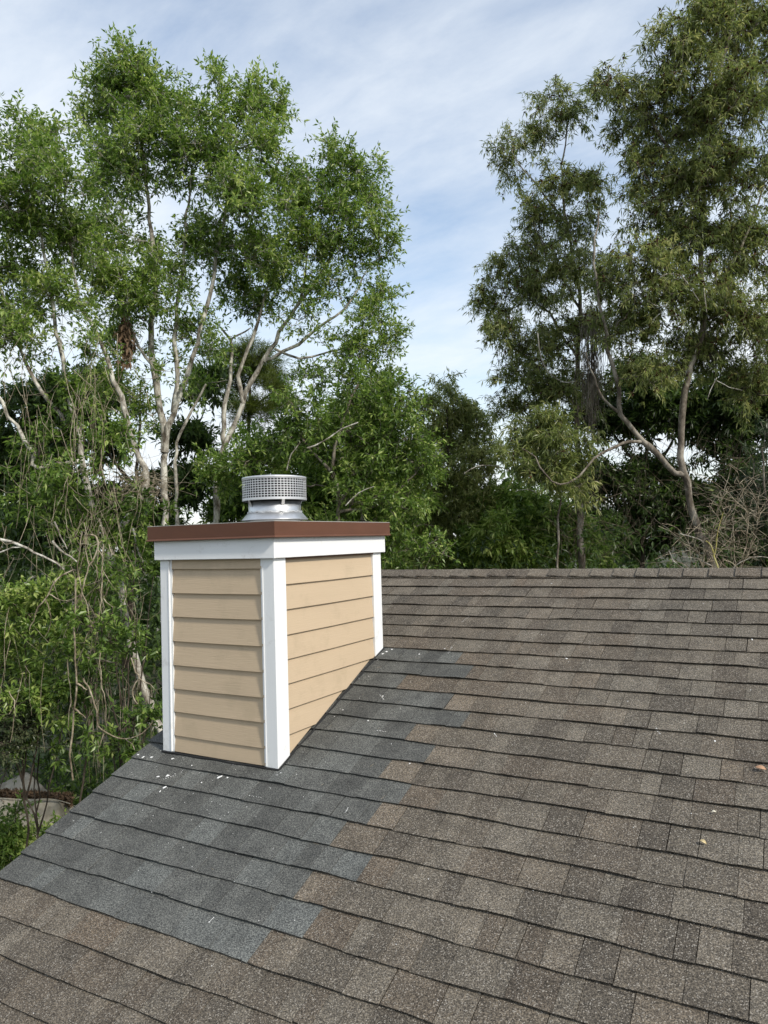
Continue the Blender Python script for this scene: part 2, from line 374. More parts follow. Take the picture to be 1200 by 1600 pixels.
def inside_chimney(a, b, k):
    va, vb = V0+(k-1)*E, V0+k*E
    return a > CX0+0.02 and b < CX1-0.02 and va > footprint_v(CY1)+0.03 and vb < footprint_v(CY0)-0.03
rank = []
keep = []
for i, tb in enumerate(tabs):
    if inside_chimney(tb[1], tb[2], tb[0]): continue
    c = RP((tb[1]+tb[2])/2, V0+(tb[0]-0.5)*E)
    x, y, d = proj(c)
    q = [proj(RP(u_, v_)) for u_, v_ in ((tb[1], V0+(tb[0]-1)*E), (tb[2], V0+(tb[0]-1)*E), (tb[2], V0+tb[0]*E), (tb[1], V0+tb[0]*E))]
    ar = 0.5*abs(sum(q[a][0]*q[(a+1) % 4][1]-q[(a+1) % 4][0]*q[a][1] for a in range(4)))
    vis = d > 0.3 and -20 < x < 1210 and 880 < y < 1610 and not (x < 597 and y < 1198 and x > 250 and y > 800 and c[0] < -2.4 or (430 < x < 595 and y < 1195-(x-434)*1.14))
    keep.append(i)
    if vis: rank.append((ar, i))
rank.sort(reverse=True); single = {i for _, i in rank[:300]}
PER_TAB = 10
for i in keep:
    if i in single:
        V, Fq = tab_geo(tabs[i]); tb = tabs[i]
        mesh('shingle', V, Fq, M['shingle'], house, attrs=dict(tone=tb[3], blue=tb[4], warm=tb[5]))
V, Fq, at = [], [], dict(tone=[], blue=[], warm=[])
for i in keep:
    if i in single: continue
    a, f = tab_geo(tabs[i]); n = len(V); V += a; Fq += [tuple(q+n for q in g) for g in f]
    for nm, j in (('tone', 3), ('blue', 4), ('warm', 5)): at[nm] += [tabs[i][j]]*len(f)
mesh('shingles', V, np.array(Fq), M['shingle'], house, attrs=at, kind='stuff')
# back slope, seen by nobody from here: plain courses
V, Fq, at = [], [], dict(tone=[], blue=[], warm=[])
for k in range(34):
    y0 = YC+k*E*cb_; z0 = ZC-(y0-YC)*math.tan(BETA)+0.012; y1 = y0+(E+0.01)*cb_; z1 = ZC-(y1-YC)*math.tan(BETA)+0.020
    uu = U_RAKE
    while uu < U_END:
        w = rs.uniform(0.12, 0.5); e_ = min(uu+w, U_END); n = len(V)
        V += [(uu, y0, z0), (e_, y0, z0), (e_, y1, z1), (uu, y1, z1), (uu, y1, z1-0.02), (e_, y1, z1-0.02)]
        Fq += [(n, n+1, n+2, n+3), (n+3, n+2, n+5, n+4)]
        t1 = rs.random()
        for _ in (0, 1): at['tone'].append(t1); at['blue'].append(0); at['warm'].append(0.1)
        uu = e_
mesh('back_slope_shingles', V, np.array(Fq), M['shingle'], house, attrs=at, kind='stuff')
# ridge caps: each a folded piece, overlapping the one to its left
uu = U_RAKE; i = 0
while uu < U_END:
    w = 0.146*rs.uniform(0.96, 1.04); a, b = uu, uu+w+0.02
    pv = []; drop = 0.118
    for (u_, hh) in ((a, 0.0135+rs.uniform(0, 0.003)), (b, 0.0035)):
        sec = []
        for s_, off in ((1, drop+rs.uniform(-0.003, 0.003)), (1, 0.05), (1, 0.014), (0, 0), (-1, 0.014), (-1, 0.05), (-1, drop)):
            hz = hh - (0.004 if s_ == 0 else 0)
            yy = YC - s_*off*cb_ ; zz = ZC + 0.016 + hz - off*sb_
            sec.append((u_+rs.uniform(-0.0008, 0.0008), yy - s_*hz*sb_, zz))
        pv += sec
        pv += [(p[0], p[1], p[2]-0.006) for p in sec]
    n = 7; f = []
    for j in range(n-1):
        f.append((j, j+1, 2*n+j+1, 2*n+j)); f.append((n+j+1, n+j, 3*n+j, 3*n+j+1))
        f.append((j+1, j, n+j, n+j+1)); f.append((2*n+j, 2*n+j+1, 3*n+j+1, 3*n+j))
    f += [(0, 2*n, 3*n, n), (n-1, 2*n-1, 4*n-1, 3*n-1)]
    mesh('ridge_shingle', pv, f, M['shingle'], house, attrs=dict(tone=rs.uniform(0.05, 0.9), blue=0, warm=rs.uniform(0.05, 0.3)))
    uu += w

# ------------------------------------------------------------------ chimney
chx, chy = (CX0+CX1)/2, (CY0+CY1)/2
ch = empty('chimney', (chx, chy, ZR-(YR-chy)*math.tan(BETA)), label='boxy tan lap-sided chimney chase with white trim and brown metal cover', cat='chimney')
def roofz(y): return ZR-(YR-y)*math.tan(BETA)
def zc(z): return z+Z0
ZT = -0.060                                     # top of siding (under the fascia)
# inner core
ins = 0.03
MB().prism([(CX0+ins, CY0+ins, roofz(CY0+ins)-0.1), (CX0+ins, CY1-ins, roofz(CY1-ins)-0.1), (CX0+ins, CY1-ins, zc(0.02)), (CX0+ins, CY0+ins, zc(0.02))], (CX1-CX0-2*ins, 0, 0)).build('chase_core', M['deck'], ch)
fz = [ZT, -0.128, -0.261, -0.391, -0.526, -0.658, -0.787, -0.913, -1.043, -1.130]
def clip_poly(poly, fn):
    out = []
    for i in range(len(poly)):
        a, b = poly[i], poly[(i+1) % len(poly)]; fa, fb = fn(a), fn(b)
        if fa >= 0: out.append(a)
        if (fa >= 0) != (fb >= 0):
            t = fa/(fa-fb); out.append((a[0]+(b[0]-a[0])*t, a[1]+(b[1]-a[1])*t))
    return out
def lap(a0, a1, z0, z1, place, slope=None, seed=0):
    """one lap board: face between a0..a1 (along the wall) and heights z0 (butt) < z1; place(a, out, z)"""
    poly = [(a0, z0), ((a0+a1)/2, z0-0.0015), (a1, z0), (a1, z1), (a0, z1)]
    if slope: poly = clip_poly(poly, slope)
    if len(poly) < 3: return None
    def out(z): return 0.0165 - 0.0145*(z-z0)/0.14
    n = len(poly)
    V = [place(a, out(z), z) for a, z in poly]+[place(a, -0.012, z) for a, z in poly]
    f = [tuple(range(n)), tuple(range(2*n-1, n-1, -1))]+[(i, n+i, n+(i+1) % n, (i+1) % n) for i in range(n)]
    return V, f
SB = 0.021                                      # siding plane set back from the corner boards
for i in range(len(fz)-1):
    g = lap(-3.046, -2.408, zc(fz[i+1]), zc(fz[i])-0.001+0.004*0, lambda a, o, z: (a, CY0+SB-o, z))
    if g: bevel(mesh('siding_board', g[0], [t[::-1] for t in g[1]], M['tan'], ch), 0.0012, 1)
    g = lap(-3.046, -2.408, zc(fz[i+1])+0.05, zc(fz[i])+0.049, lambda a, o, z: (a, CY1-SB+o, z), slope=lambda q: q[1]-roofz(CY1)-0.01)
    if g: mesh('siding_board', g[0], g[1], M['tan'], ch)
sz = [ZT-0.022, -0.215, -0.345, -0.476, -0.602, -0.728, -0.857, -0.988, -1.118]
for i in range(len(sz)-1):
    sl_ = lambda q: q[1]-(roofz(q[0])+0.008)
    g = lap(CY0+0.100, CY1-0.098, zc(sz[i+1]), zc(sz[i])-0.001, lambda a, o, z: (CX1-SB+o, a, z), slope=sl_)
    if g: bevel(mesh('siding_board', g[0], g[1], M['tan'], ch), 0.0012, 1)
    g = lap(CY0+0.100, CY1-0.098, zc(sz[i+1]), zc(sz[i])-0.001, lambda a, o, z: (CX0+SB-o, a, z), slope=sl_)
    if g: mesh('siding_board', g[0], [t[::-1] for t in g[1]], M['tan'], ch)
# corner boards: an L of two legs plus a thin lip beside the siding
def corner(cx, cy, sx, sy, wx, wy):
    th = 0.020
    L = [(0, 0), (wx, 0), (wx, th), (th, th), (th, wy), (0, wy)]
    pts = [(cx+sx*a, cy+sy*b) for a, b in L]
    top = [(x, y, zc(-0.0765)) for x, y in pts]; bot = [(x, y, roofz(y)+0.003+(0.002 if sy > 0 else 0)) for x, y in pts]
    n = len(pts); V = top+bot
    f = [tuple(range(n)), tuple(range(2*n-1, n-1, -1))]+[(i, n+i, n+(i+1) % n, (i+1) % n) for i in range(n)]
    if sx*sy < 0: f = [q[::-1] for q in f]
    o = bevel(mesh('corner_board', V, f, M['white'], ch), 0.0025, 2)
    # lip
    m = MB()
    xa, xb = sorted((cx+sx*(wx+0.0005), cx+sx*(wx+0.013))); ya, yb = sorted((cy+sy*0.006, cy+sy*0.026))
    m.add([(xa, ya, roofz(ya)+.004), (xb, ya, roofz(ya)+.004), (xb, yb, roofz(yb)+.004), (xa, yb, roofz(yb)+.004), (xa, ya, zc(-.077)), (xb, ya, zc(-.077)), (xb, yb, zc(-.077)), (xa, yb, zc(-.077))], BOXF)
    m.build('trim_lip', M['white'], o)
    bx_, by_ = cx+sx*(wx-0.004), cy-sy*0.0005
    m = MB(); m.add([(bx_-.003, by_-.003, roofz(cy)+.01), (bx_+.003, by_-.003, roofz(cy)+.01), (bx_+.003, by_+.003, roofz(cy)+.01), (bx_-.003, by_+.003, roofz(cy)+.01), (bx_-.003, by_-.003, zc(-.078)), (bx_+.003, by_-.003, zc(-.078)), (bx_+.003, by_+.003, zc(-.078)), (bx_-.003, by_+.003, zc(-.078))], BOXF)
    m.build('trim_bead', M['white'], o)
    return o
corner(CX0, CY0, 1, 1, 0.070, 0.10); corner(CX1, CY0, -1, 1, 0.078, 0.10)
corner(CX0, CY1, 1, -1, 0.09, 0.098); corner(CX1, CY1, -1, -1, 0.09, 0.098)
# dark bead standing in for the shaded gap where the walls meet the shingles
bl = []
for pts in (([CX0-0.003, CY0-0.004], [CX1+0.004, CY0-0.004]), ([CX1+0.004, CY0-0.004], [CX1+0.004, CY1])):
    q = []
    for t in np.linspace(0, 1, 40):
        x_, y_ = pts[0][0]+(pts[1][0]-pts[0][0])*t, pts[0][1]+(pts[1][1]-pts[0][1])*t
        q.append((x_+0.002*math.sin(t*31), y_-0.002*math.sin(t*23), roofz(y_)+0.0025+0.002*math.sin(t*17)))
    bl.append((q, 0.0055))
mesh('base_gap_shade', *tubes(bl, 6), M['black'], ch, smooth=True)
# fascia
fo, ft = 0.022, 0.019
ya, yb, xa, xb = CY0-fo, CY1+fo, CX0-fo, CX1+fo; z0, z1 = zc(-0.076), zc(0.031)
bevel(MB().box(xa, xb, ya, ya+ft, z0, z1).build('fascia_board', M['white'], ch))
bevel(MB().box(xa, xb, yb-ft, yb, z0, z1).build('fascia_board', M['white'], ch))
bevel(MB().box(xb-ft, xb-0.0015, ya+ft+0.0005, yb-ft-0.0005, z0+0.0007, z1).build('fascia_board', M['white'], ch))
bevel(MB().box(xa+0.0015, xa+ft, ya+ft+0.0005, yb-ft-0.0005, z0+0.0007, z1).build('fascia_board', M['white'], ch))
# a dark strip painting the thin shade line beneath the fascia on the side
MB().box(CX1-0.012, CX1+0.004, CY0+0.101, CY1-0.0985, zc(-0.0835), zc(-0.0772)).build('fascia_shade_strip', M['brown'], ch)
# brown metal cover: four flanges with a small kick-out drip, and the flat top
co = 0.045; ya, yb, xa, xb = CY0-co, CY1+co, CX0-co, CX1+co; z0, z1 = zc(0.031), zc(0.110)
cover = None
def flange(p0, p1, nrm):
    p0, p1, nn = np.array(p0), np.array(p1), np.array(nrm); V = []
    for p in (p0, p1):
        k = 1 if p is p1 else -1
        for o_, z in ((-0.020, z1+0.001), (0.001, z1+0.001), (0.001, z0+0.009), (0.007, z0), (0.005, z0-0.002), (-0.002, z0+0.006), (-0.002, z1-0.002), (-0.020, z1-0.002)):
            side = (p1-p0)/np.linalg.norm(p1-p0)*k*o_
            q = p+nn*o_+side; V.append((q[0], q[1], z))
    n = 8; f = [(i, (i+1) % n, n+(i+1) % n, n+i) for i in range(n)]+[tuple(range(n))[::-1], tuple(range(n, 2*n))]
    return mesh('cover_flange', V, f, M['brown'], ch)
flange((xa, ya), (xb, ya), (0, -1)); flange((xb, ya), (xb, yb), (1, 0)); flange((xb, yb), (xa, yb), (0, 1)); flange((xa, yb), (xa, ya), (-1, 0))
MB().box(xa+0.006, xb-0.006, ya+0.006, yb-0.006, z1-0.012, z1-0.0045).build('cover_top', M['lead'], ch)
# pale strips painting the edge highlight along the top of the cover
for b_ in ((xa-0.001, xb+0.001, ya-0.001, ya+0.010), (xa-0.001, xb+0.001, yb-0.010, yb+0.001), (xa-0.001, xa+0.010, ya+0.0102, yb-0.0102), (xb-0.010, xb+0.001, ya+0.0102, yb-0.0102)):
    MB().box(*b_, z1+0.0015, z1+0.0045).build('cover_edge_highlight', M['lead'], ch)
# flue cap
fc = (-2.737, 3.49); zt = zc(0.109)
fl = MB().lathe(fc, [(0.150, zt-0.004), (0.150, zt+0.045)], caps=(True, True)).build('flue_cap', M['galv'], ch, smooth=False)
MB().lathe(fc, [(0.157, zt+0.078), (0.158, zt+0.078), (0.172, zt+0.062), (0.197, zt+0.034), (0.199, zt+0.031), (0.196, zt+0.030), (0.160, zt+0.066), (0.150, zt+0.072)]).build('storm_collar', M['galv'], fl, smooth=True)
MB().lathe(fc, [(0.1565, zt+0.070), (0.1565, zt+0.137), (0.1530, zt+0.137), (0.1530, zt+0.07)]).build('flue_collar', M['galv'], fl, smooth=True)
# bead of sealant around the collar joint
sv = []
for i in range(97):
    a = 2*math.pi*i/96; r_ = 0.160+0.0015*math.sin(i*1.7); sv.append((fc[0]+r_*math.cos(a), fc[1]+r_*math.sin(a), zt+0.076+0.003*math.sin(i*0.9)+0.0022*math.sin(i*2.3)))
v_, f_ = tubes([(sv, 0.0042)], 5); mesh('sealant_bead', v_, f_, M['galvmesh'], fl, smooth=True)
MB().lathe(fc, [(0.118, zt+0.05), (0.118, zt+0.27)], caps=(True, True)).build('inner_pipe', M['black'], fl)
MB().lathe(fc, [(0.150, zt+0.140), (0.178, zt+0.150), (0.178, zt+0.153), (0.150, zt+0.143)]).build('spark_baffle', M['black'], fl)
zb, ztp, rd = zt+0.150, zt+0.286, 0.190
mbs = MB(); nb = 62
for i in range(nb):
    a = 2*math.pi*i/nb; hw = 0.0021/rd
    pts = []
    for aa in (a-hw, a+hw):
        for rr in (rd-0.0006, rd+0.0006): pts.append((fc[0]+rr*math.cos(aa), fc[1]+rr*math.sin(aa)))
    v = [(p[0], p[1], z) for z in (zb, ztp-0.004) for p in (pts[0], pts[1], pts[3], pts[2])]
    mbs.add(v, BOXF)
nr = 8
for j in range(nr+1):
    z = zb+0.009+(ztp-zb-0.024)*j/nr; hw = 0.0022
    mbs.lathe(fc, [(rd+0.0008, z-hw), (rd+0.0008, z+hw), (rd-0.0008, z+hw), (rd-0.0008, z-hw), (rd+0.0008, z-hw)], 96)
mbs.build('mesh_band', M['galvmesh'], fl)
MB().lathe(fc, [(rd+0.002, zb-0.004), (rd+0.002, zb+0.008), (rd-0.002, zb+0.008), (rd-0.002, zb-0.004), (rd+0.002, zb-0.004)], 96).build('lower_rim', M['galvmesh'], fl, smooth=False)
MB().lathe(fc, [(0.0, ztp+0.012), (0.10, ztp+0.010), (0.16, ztp+0.004), (rd+0.002, ztp-0.001), (rd+0.0025, ztp-0.014), (rd-0.002, ztp-0.014), (rd-0.004, ztp-0.003), (0.0, ztp+0.004)], 96).build('cap_lid', M['galvmesh'], fl, smooth=True)
MB().lathe(fc, [(0.172, zb+0.002), (0.172, ztp-0.016)], 72).build('mesh_shade_backing', M['black'], fl, smooth=True)  # black sleeve added behind the mesh, painting the shade in its holes
for ang in (-112, -35, 60, 150):
    a = R(ang); ca_, sa_ = math.cos(a), math.sin(a); v = []
    for z in (zt+0.112, zb+0.01):
        for rr, tt in ((0.158, -0.009), (0.161, -0.009), (0.161, 0.009), (0.158, 0.009)):
            if z > zt+0.12: rr += 0.02
            v.append((fc[0]+rr*ca_-tt*sa_, fc[1]+rr*sa_+tt*ca_, z))
    mesh('strap', v, BOXF, M['galv'], fl)

# ------------------------------------------------------------------ paint drops and litter on the roof
rs2 = random.Random(5)
V, Fq = [], []
def blob(u, v, r, el=1.0, ang=0.0, h=0.0045):
    n = rs2.randint(6, 9); b0 = len(V); hh = h
    for rr, z in ((1.0, 0.0), (0.75, 0.0014)):
        for i in range(n):
            a = 2*math.pi*i/n; q = r*rr*(1+0.35*math.sin(i*2.1+u*50)); x_ = q*math.cos(a)*el; y_ = q*math.sin(a)
            V.append(RP(u+x_*math.cos(ang)-y_*math.sin(ang), v+x_*math.sin(ang)+y_*math.cos(ang), hh+z))
    Fq.append(tuple(b0+n+i for i in range(n))[::-1])
    for i in range(n): Fq.append((b0+i, b0+n+i, b0+n+(i+1) % n, b0+(i+1) % n))
def uv_of(x, y):
    d = fw + CR*(x-600)/F - CU*(y-800)/F; nn = np.array([0, -sb_, cb_])
    t = nn@(np.array([0, YR, ZR-Z0]))/(nn@d); p = d*t
    return p[0], -((p[1]-YR)*cb_+(p[2]-ZR+Z0)*sb_)
def hrow(v):                                   # top surface of the course at v
    fr = ((v-V0)/E) % 1.0; return -0.0090+0.0105*fr+0.0042
for (x, y, s) in ((224, 1184, 3), (237, 1184, 3), (247, 1214, 3), (262, 1212, 4), (257, 1229, 4), (250, 1236, 2), (343, 1213, 4), (355, 1214, 2), (432, 1213, 5), (438, 1209, 4), (443, 1216, 3), (427, 1217, 3), (216, 1180, 3), (270, 1186, 2.5), (300, 1197, 2), (315, 1223, 2), (604, 1018, 3.5), (598, 1022, 3.5), (612, 1014, 2.5), (590, 1030, 3), (655, 1022, 2), (695, 1015, 2), (560, 1060, 2), (598, 1088, 2.4), (536, 1110, 2), (575, 1125, 2), (885, 1028, 2.4), (862, 912, 2), (1117, 1157, 2), (1175, 998, 2.4), (640, 1192, 2)):
    u, v = uv_of(x, y); blob(u, v, s*0.0020, rs2.uniform(1, 1.7), rs2.uniform(0, 3), hrow(v))
for (x0, y0, x1, y1) in ((390, 1244, 408, 1247), (326, 1441, 333, 1433), (540, 1270, 544, 1262), (594, 1086, 600, 1094), (590, 1142, 602, 1144), (700, 1020, 706, 1012), (722, 972, 732, 963), (772, 1145, 776, 1150), (1026, 1140, 1032, 1146), (256, 1218, 274, 1211)):
    for t in np.linspace(0, 1, 6):
        u, v = uv_of(x0+(x1-x0)*t, y0+(y1-y0)*t); blob(u+rs2.uniform(-.0015, .0015), v+rs2.uniform(-.0015, .0015), rs2.uniform(0.0012, 0.0024), 1.4, 0.4, hrow(v))
for _ in range(160):                           # fine drips round the chimney and grit elsewhere
    if rs2.random() < 0.68:
        u = rs2.gauss(-2.6, 0.42); v = rs2.choice((rs2.gauss(2.15, 0.25), rs2.uniform(0.9, 2.6)))
    else: u = rs2.uniform(-3.2, -0.1); v = rs2.uniform(-0.2, 3.4)
    if u < U_RAKE+0.03 or (CX0-0.01 < u < CX1+0.012 and v < footprint_v(CY0)+0.01 and v > footprint_v(CY1)-0.01): continue
    blob(u, v, rs2.uniform(0.0009, 0.0020), rs2.uniform(1, 1.6), rs2.uniform(0, 3), hrow(v))
mesh('paint_drops', V, Fq, M['splat'], house, kind='stuff')
V, Fq = [], []
tl = []
for i in range(70):
    u = rs2.uniform(-2.6, -0.1); v = rs2.uniform(-0.1, 3.3); a = rs2.uniform(0, 3.14); l = rs2.uniform(0.012, 0.035)
    if CX0-0.03 < u < CX1+0.03 and v < footprint_v(CY0)+0.02: continue
    h = hrow(v)+0.002
    tl.append(([RP(u, v, h), RP(u+l*0.5*math.cos(a), v+l*0.5*math.sin(a)+0.002, h+0.001), RP(u+l*math.cos(a), v+l*math.sin(a), h+0.001)], 0.0006))
v_, f_ = tubes(tl, 3); mesh('dry_needles', v_, f_, M['vine'], kind='stuff')

def fallen_leaf(x, y, size, ang, mat, label):
    u, v = uv_of(x, y); h = hrow(v)+0.003; V, f = [], []; n = 7
    for i in range(n):
        t = i/(n-1); w = math.sin(math.pi*min(1, t*0.93+0.04))**0.8*0.27*size; s_ = (t-0.5)*size; up = 0.004+0.006*math.sin(t*3.1)
        for q, z in ((-w, 0.003), (0, 0.0), (w, 0.004)):
            V.append(RP(u+s_*math.cos(ang)-q*math.sin(ang), v+s_*math.sin(ang)+q*math.cos(ang), h+up+z))
    for i in range(n-1):
        for j in (0, 1): f.append((i*3+j, i*3+j+1, i*3+3+j+1, i*3+3+j))
    o = mesh('fallen_leaf', V, f, mat, label=label, cat='leaf', loc=RP(u, v, h))
    sd_ = o.modifiers.new('thick', 'SOLIDIFY'); sd_.thickness = 0.0008
    return o
fallen_leaf(1189, 1203, 0.040, 0.2, M['dryleaf_orange'], 'dry orange-brown leaf on the roof near the right edge, highest of the fallen leaves')
fallen_leaf(1099, 1319, 0.026, 0.5, M['dryleaf_yellow'], 'yellow dry leaf on the brown shingles, lowest of the fallen leaves')
fallen_leaf(1116, 1272, 0.018, -0.3, M['dryleaf_pale'], 'tiny bleached leaf on the shingles above the yellow one')

# ------------------------------------------------------------------ vegetation
def leaves(C, D, n_leaf, length, width, rng, droop=0.5, spread=0.9, tone=None, tvar=0.22):
    """rosettes at C (n,3) pointing along D; returns verts, tri faces, tones"""
    n = len(C); A = np.repeat(C, n_leaf, 0); DD = np.repeat(D, n_leaf, 0); m = len(A)
    d = DD*(1-spread) + rng.normal(0, 1, (m, 3))*spread*0.62 + DD*0.35; d[:, 2] -= droop*rng.uniform(0.3, 1.2, m)
    d /= np.linalg.norm(d, axis=1, keepdims=True)+1e-9
    L = length*rng.uniform(0.45, 1.4, m)[:, None]; Wd = width*rng.uniform(0.7, 1.25, m)[:, None]
    up = np.array([0, 0, 1.0])+rng.normal(0, 0.45, (m, 3)); s = np.cross(d, up); s /= np.linalg.norm(s, axis=1, keepdims=True)+1e-9
    nn = np.cross(s, d)
    A = A + d*L*0.12
    mid = A+d*L*0.42
    V = np.empty((m, 4, 3)); V[:, 0] = A; V[:, 1] = mid+s*Wd*0.5+nn*Wd*0.16; V[:, 2] = A+d*L-nn*L*0.10; V[:, 3] = mid-s*Wd*0.5+nn*Wd*0.16
    b = np.arange(m)[:, None]*4
    Fq = np.concatenate([b+np.array([[0, 1, 2]]), b+np.array([[0, 2, 3]])], 1).reshape(-1, 3)
    tn = np.repeat(tone if tone is not None else np.full(n, 0.5), n_leaf)+rng.normal(0, tvar, m)
    return V.reshape(-1, 3), Fq, np.repeat(np.clip(tn, 0, 1), 2)

def grow(nodes, par, rad, tips, rng, step=0.22, wander=0.05, tip_r=0.004):
    """join each tip to the nearest wood; nodes grow as we go"""
    nodes = list(nodes); par = list(par); NA = np.array(nodes); lines = []; ends = []
    d0 = np.array([np.min(np.linalg.norm(NA-t, axis=1)) for t in tips]); order = np.argsort(d0)
    buf = np.empty((len(nodes)+len(tips)*14, 3)); cnt = len(nodes); buf[:cnt] = NA
    for i in order:
        t = tips[i]; df = t-buf[:cnt]; ds = np.linalg.norm(df, axis=1)
        pen = ds + 0.9*np.maximum(0, -df[:, 2])*0.8
        j = int(np.argmin(pen)); a = buf[j].copy(); L = ds[j]
        n = int(np.clip(L/step, 2, 12))
        mid = (a+t)/2 + np.array([0, 0, -0.10*L]) + rng.normal(0, 0.07*L, 3)
        ts = np.linspace(0, 1, n+1)[:, None]
        pts = (1-ts)**2*a+2*(1-ts)*ts*mid+ts**2*t; pts[1:-1] += rng.normal(0, wander*step*2, (n-1, 3))
        idx = [j]
        for q in pts[1:]:
            buf[cnt] = q; par.append(idx[-1]); idx.append(cnt); cnt += 1
        lines.append(idx)
    load = np.zeros(cnt); 
    for l in lines: load[l[-1]] += 1
    base_n = len(nodes)
    for i in range(cnt-1, base_n-1, -1): load[par[i]] += load[i]
    r = tip_r*0.8*np.power(np.maximum(load, 1), 0.40)
    out = []
    for l in lines:
        rr = r[l].copy(); rr[0] = rr[1]; out.append((buf[l], rr))
    return out, buf[:cnt]

def tree(name, label, cat, depth, limbs, blobs, dens, bark, leafmat, seed, leaf=(0.12, 0.035), n_leaf=5, twigs=5, twig_len=0.34, per=3,
         droop=0.5, group=None, pods=0, tone0=0.5, to_ground=True, tip_r=0.0045, shell=0.5, hole=0.18, flat=1.0, limbname='trunk', spread=0.9, dz=0.0, crownname='crown'):
    rng = np.random.default_rng(seed)
    nodes, par, seg = [], [], []
    for li, (pts, ra, rb) in enumerate(limbs):
        w = [P(p[0], p[1], depth+(p[2] if len(p) > 2 else 0)) for p in pts]
        if li == 0 and to_ground:
            g = w[0].copy(); g[2] = -0.1; g[:2] += (w[0]-w[1])[:2]*0.4; mid = (g+w[0])/2; mid[:2] += rng.normal(0, 0.08, 2); w = [g, mid]+w
        pth = smooth_path(w, 0.20, 0.014, rng); rr = np.linspace(ra, rb, len(pth))*(1+0.07*np.sin(np.arange(len(pth))*1.3+li)+rng.normal(0, 0.04, len(pth)))
        if li == 0 and to_ground: rr[:3] *= (1.5, 1.25, 1.1)
        seg.append((pth, rr)); base = len(nodes)
        for q in range(len(pth)): nodes.append(pth[q]); par.append(max(base+q-1, 0))
    root = empty(name, (seg[0][0][0][0], seg[0][0][0][1], max(seg[0][0][0][2], 0.0)), label=label, cat=cat, group=group) if to_ground else empty(name, seg[0][0][0], label=label, cat=cat, group=group)
    v, f = tubes(seg[:1], 9); mesh(limbname, v, f, bark, root, smooth=True)
    for s_ in seg[1:]:
        v, f = tubes([s_], 7); mesh('limb', v, f, bark, root, smooth=True)
    tips, outd, tb = [], [], []
    for b in blobs:
        px, py, rx, ry = b[:4]; dd = depth+(b[4] if len(b) > 4 else rng.uniform(-0.5, 0.5)); c = P(px, py, dd)
        sx, sz = rx*dd/F, ry*dd/F; sy = (sx+sz)/2*flat
        n = max(4, int(dens*6.6*(sx*sy*sz)**(2/3)))
        q = rng.normal(0, 1, (n, 3)); q /= np.linalg.norm(q, axis=1, keepdims=True)
        rad = rng.uniform(0, 1, n)**shell
        lob = 1+0.22*np.sin(q[:, 0]*6+seed+px)+0.20*np.sin(q[:, 1]*7+py)*np.sign(q[:, 1])+0.12*np.sin(q[:, 2]*9)
        q *= (rad*lob*0.90)[:, None]
        p_ = c + q[:, :1]*CR*sx + q[:, 1:2]*CU*sz + q[:, 2:3]*fw*sy
        sn = np.sin(p_[:, 0]*1.9+seed)+np.sin(p_[:, 1]*2.3+seed*2)+np.sin(p_[:, 2]*2.7+seed*3)+0.7*np.sin(p_[:, 0]*4.7+p_[:, 2]*3.9)
        ok = sn > -2.0+hole*1.5
        p_ = p_[ok]; q = q[ok]
        tips.append(p_); o_ = q[:, :1]*CR+q[:, 1:2]*CU+q[:, 2:3]*fw; o_ = o_*0.8+np.array([0, 0, 0.35]); outd.append(o_)
        tb.append(np.full(len(p_), rng.normal(0, 0.07))+rng.normal(0, 0.10, len(p_)))
    tips = np.concatenate(tips); outd = np.concatenate(outd); tb = np.concatenate(tb)
    outd /= np.linalg.norm(outd, axis=1, keepdims=True)+1e-9
    wood, _ = grow(nodes, par, None, tips, rng, tip_r=tip_r)
    # twigs and rosettes
    n = len(tips)
    T = np.repeat(tips, twigs, 0); D = np.repeat(outd, twigs, 0)*0.7+rng.normal(0, 0.62, (n*twigs, 3)); D /= np.linalg.norm(D, axis=1, keepdims=True)
    Ln = twig_len*rng.uniform(0.45, 1.3, len(T))[:, None]
    e = T+D*Ln; e[:, 2] -= (Ln[:, 0]**2)*droop*0.8; m_ = T+D*Ln*0.5
    v, f = tubes(wood, 4)
    # fast three-sided twigs
    k = len(T); ang = np.array([0, 2.094, 4.189]); a = np.cross(D, np.array([0.3, 0.2, 1.0])); a /= np.linalg.norm(a, axis=1, keepdims=True)+1e-9; b2 = np.cross(D, a)
    ring = []
    for cpt, rr in ((T, 0.0038), (m_, 0.003), (e, 0.0014)):
        ring.append(cpt[:, None]+rr*(a[:, None]*np.cos(ang)[None, :, None]+b2[:, None]*np.sin(ang)[None, :, None]))
    tv = np.stack(ring, 1).reshape(-1, 3); bb = (np.arange(k)*9)[:, None]
    q4 = np.array([[i*3+j, i*3+(j+1) % 3, i*3+3+(j+1) % 3, i*3+3+j] for i in (0, 1) for j in range(3)])
    tf = (bb[:, :, None]+q4[None]).reshape(-1, 4)
    V = np.concatenate([v, tv]); Fq = np.concatenate([f, tf+len(v)])
    mesh('branches', V, Fq, bark, root, smooth=True, kind='stuff')
    ts = np.linspace(0.35, 1.0, per)
    Cc = np.concatenate([T*(1-t)**2+2*t*(1-t)*m_+t*t*e for t in ts]); Dc = np.tile(D, (per, 1))
    tt = np.tile(np.repeat(tb, twigs), per)+tone0+rng.normal(0, 0.08, len(Cc))
    V, Fq, tn = leaves(Cc, Dc, n_leaf, leaf[0], leaf[1], rng, droop=droop, spread=spread, tone=tt)
    mesh(crownname, V, Fq, leafmat, root, attrs=dict(tone=tn))
    global NTRI; NTRI += len(Fq)
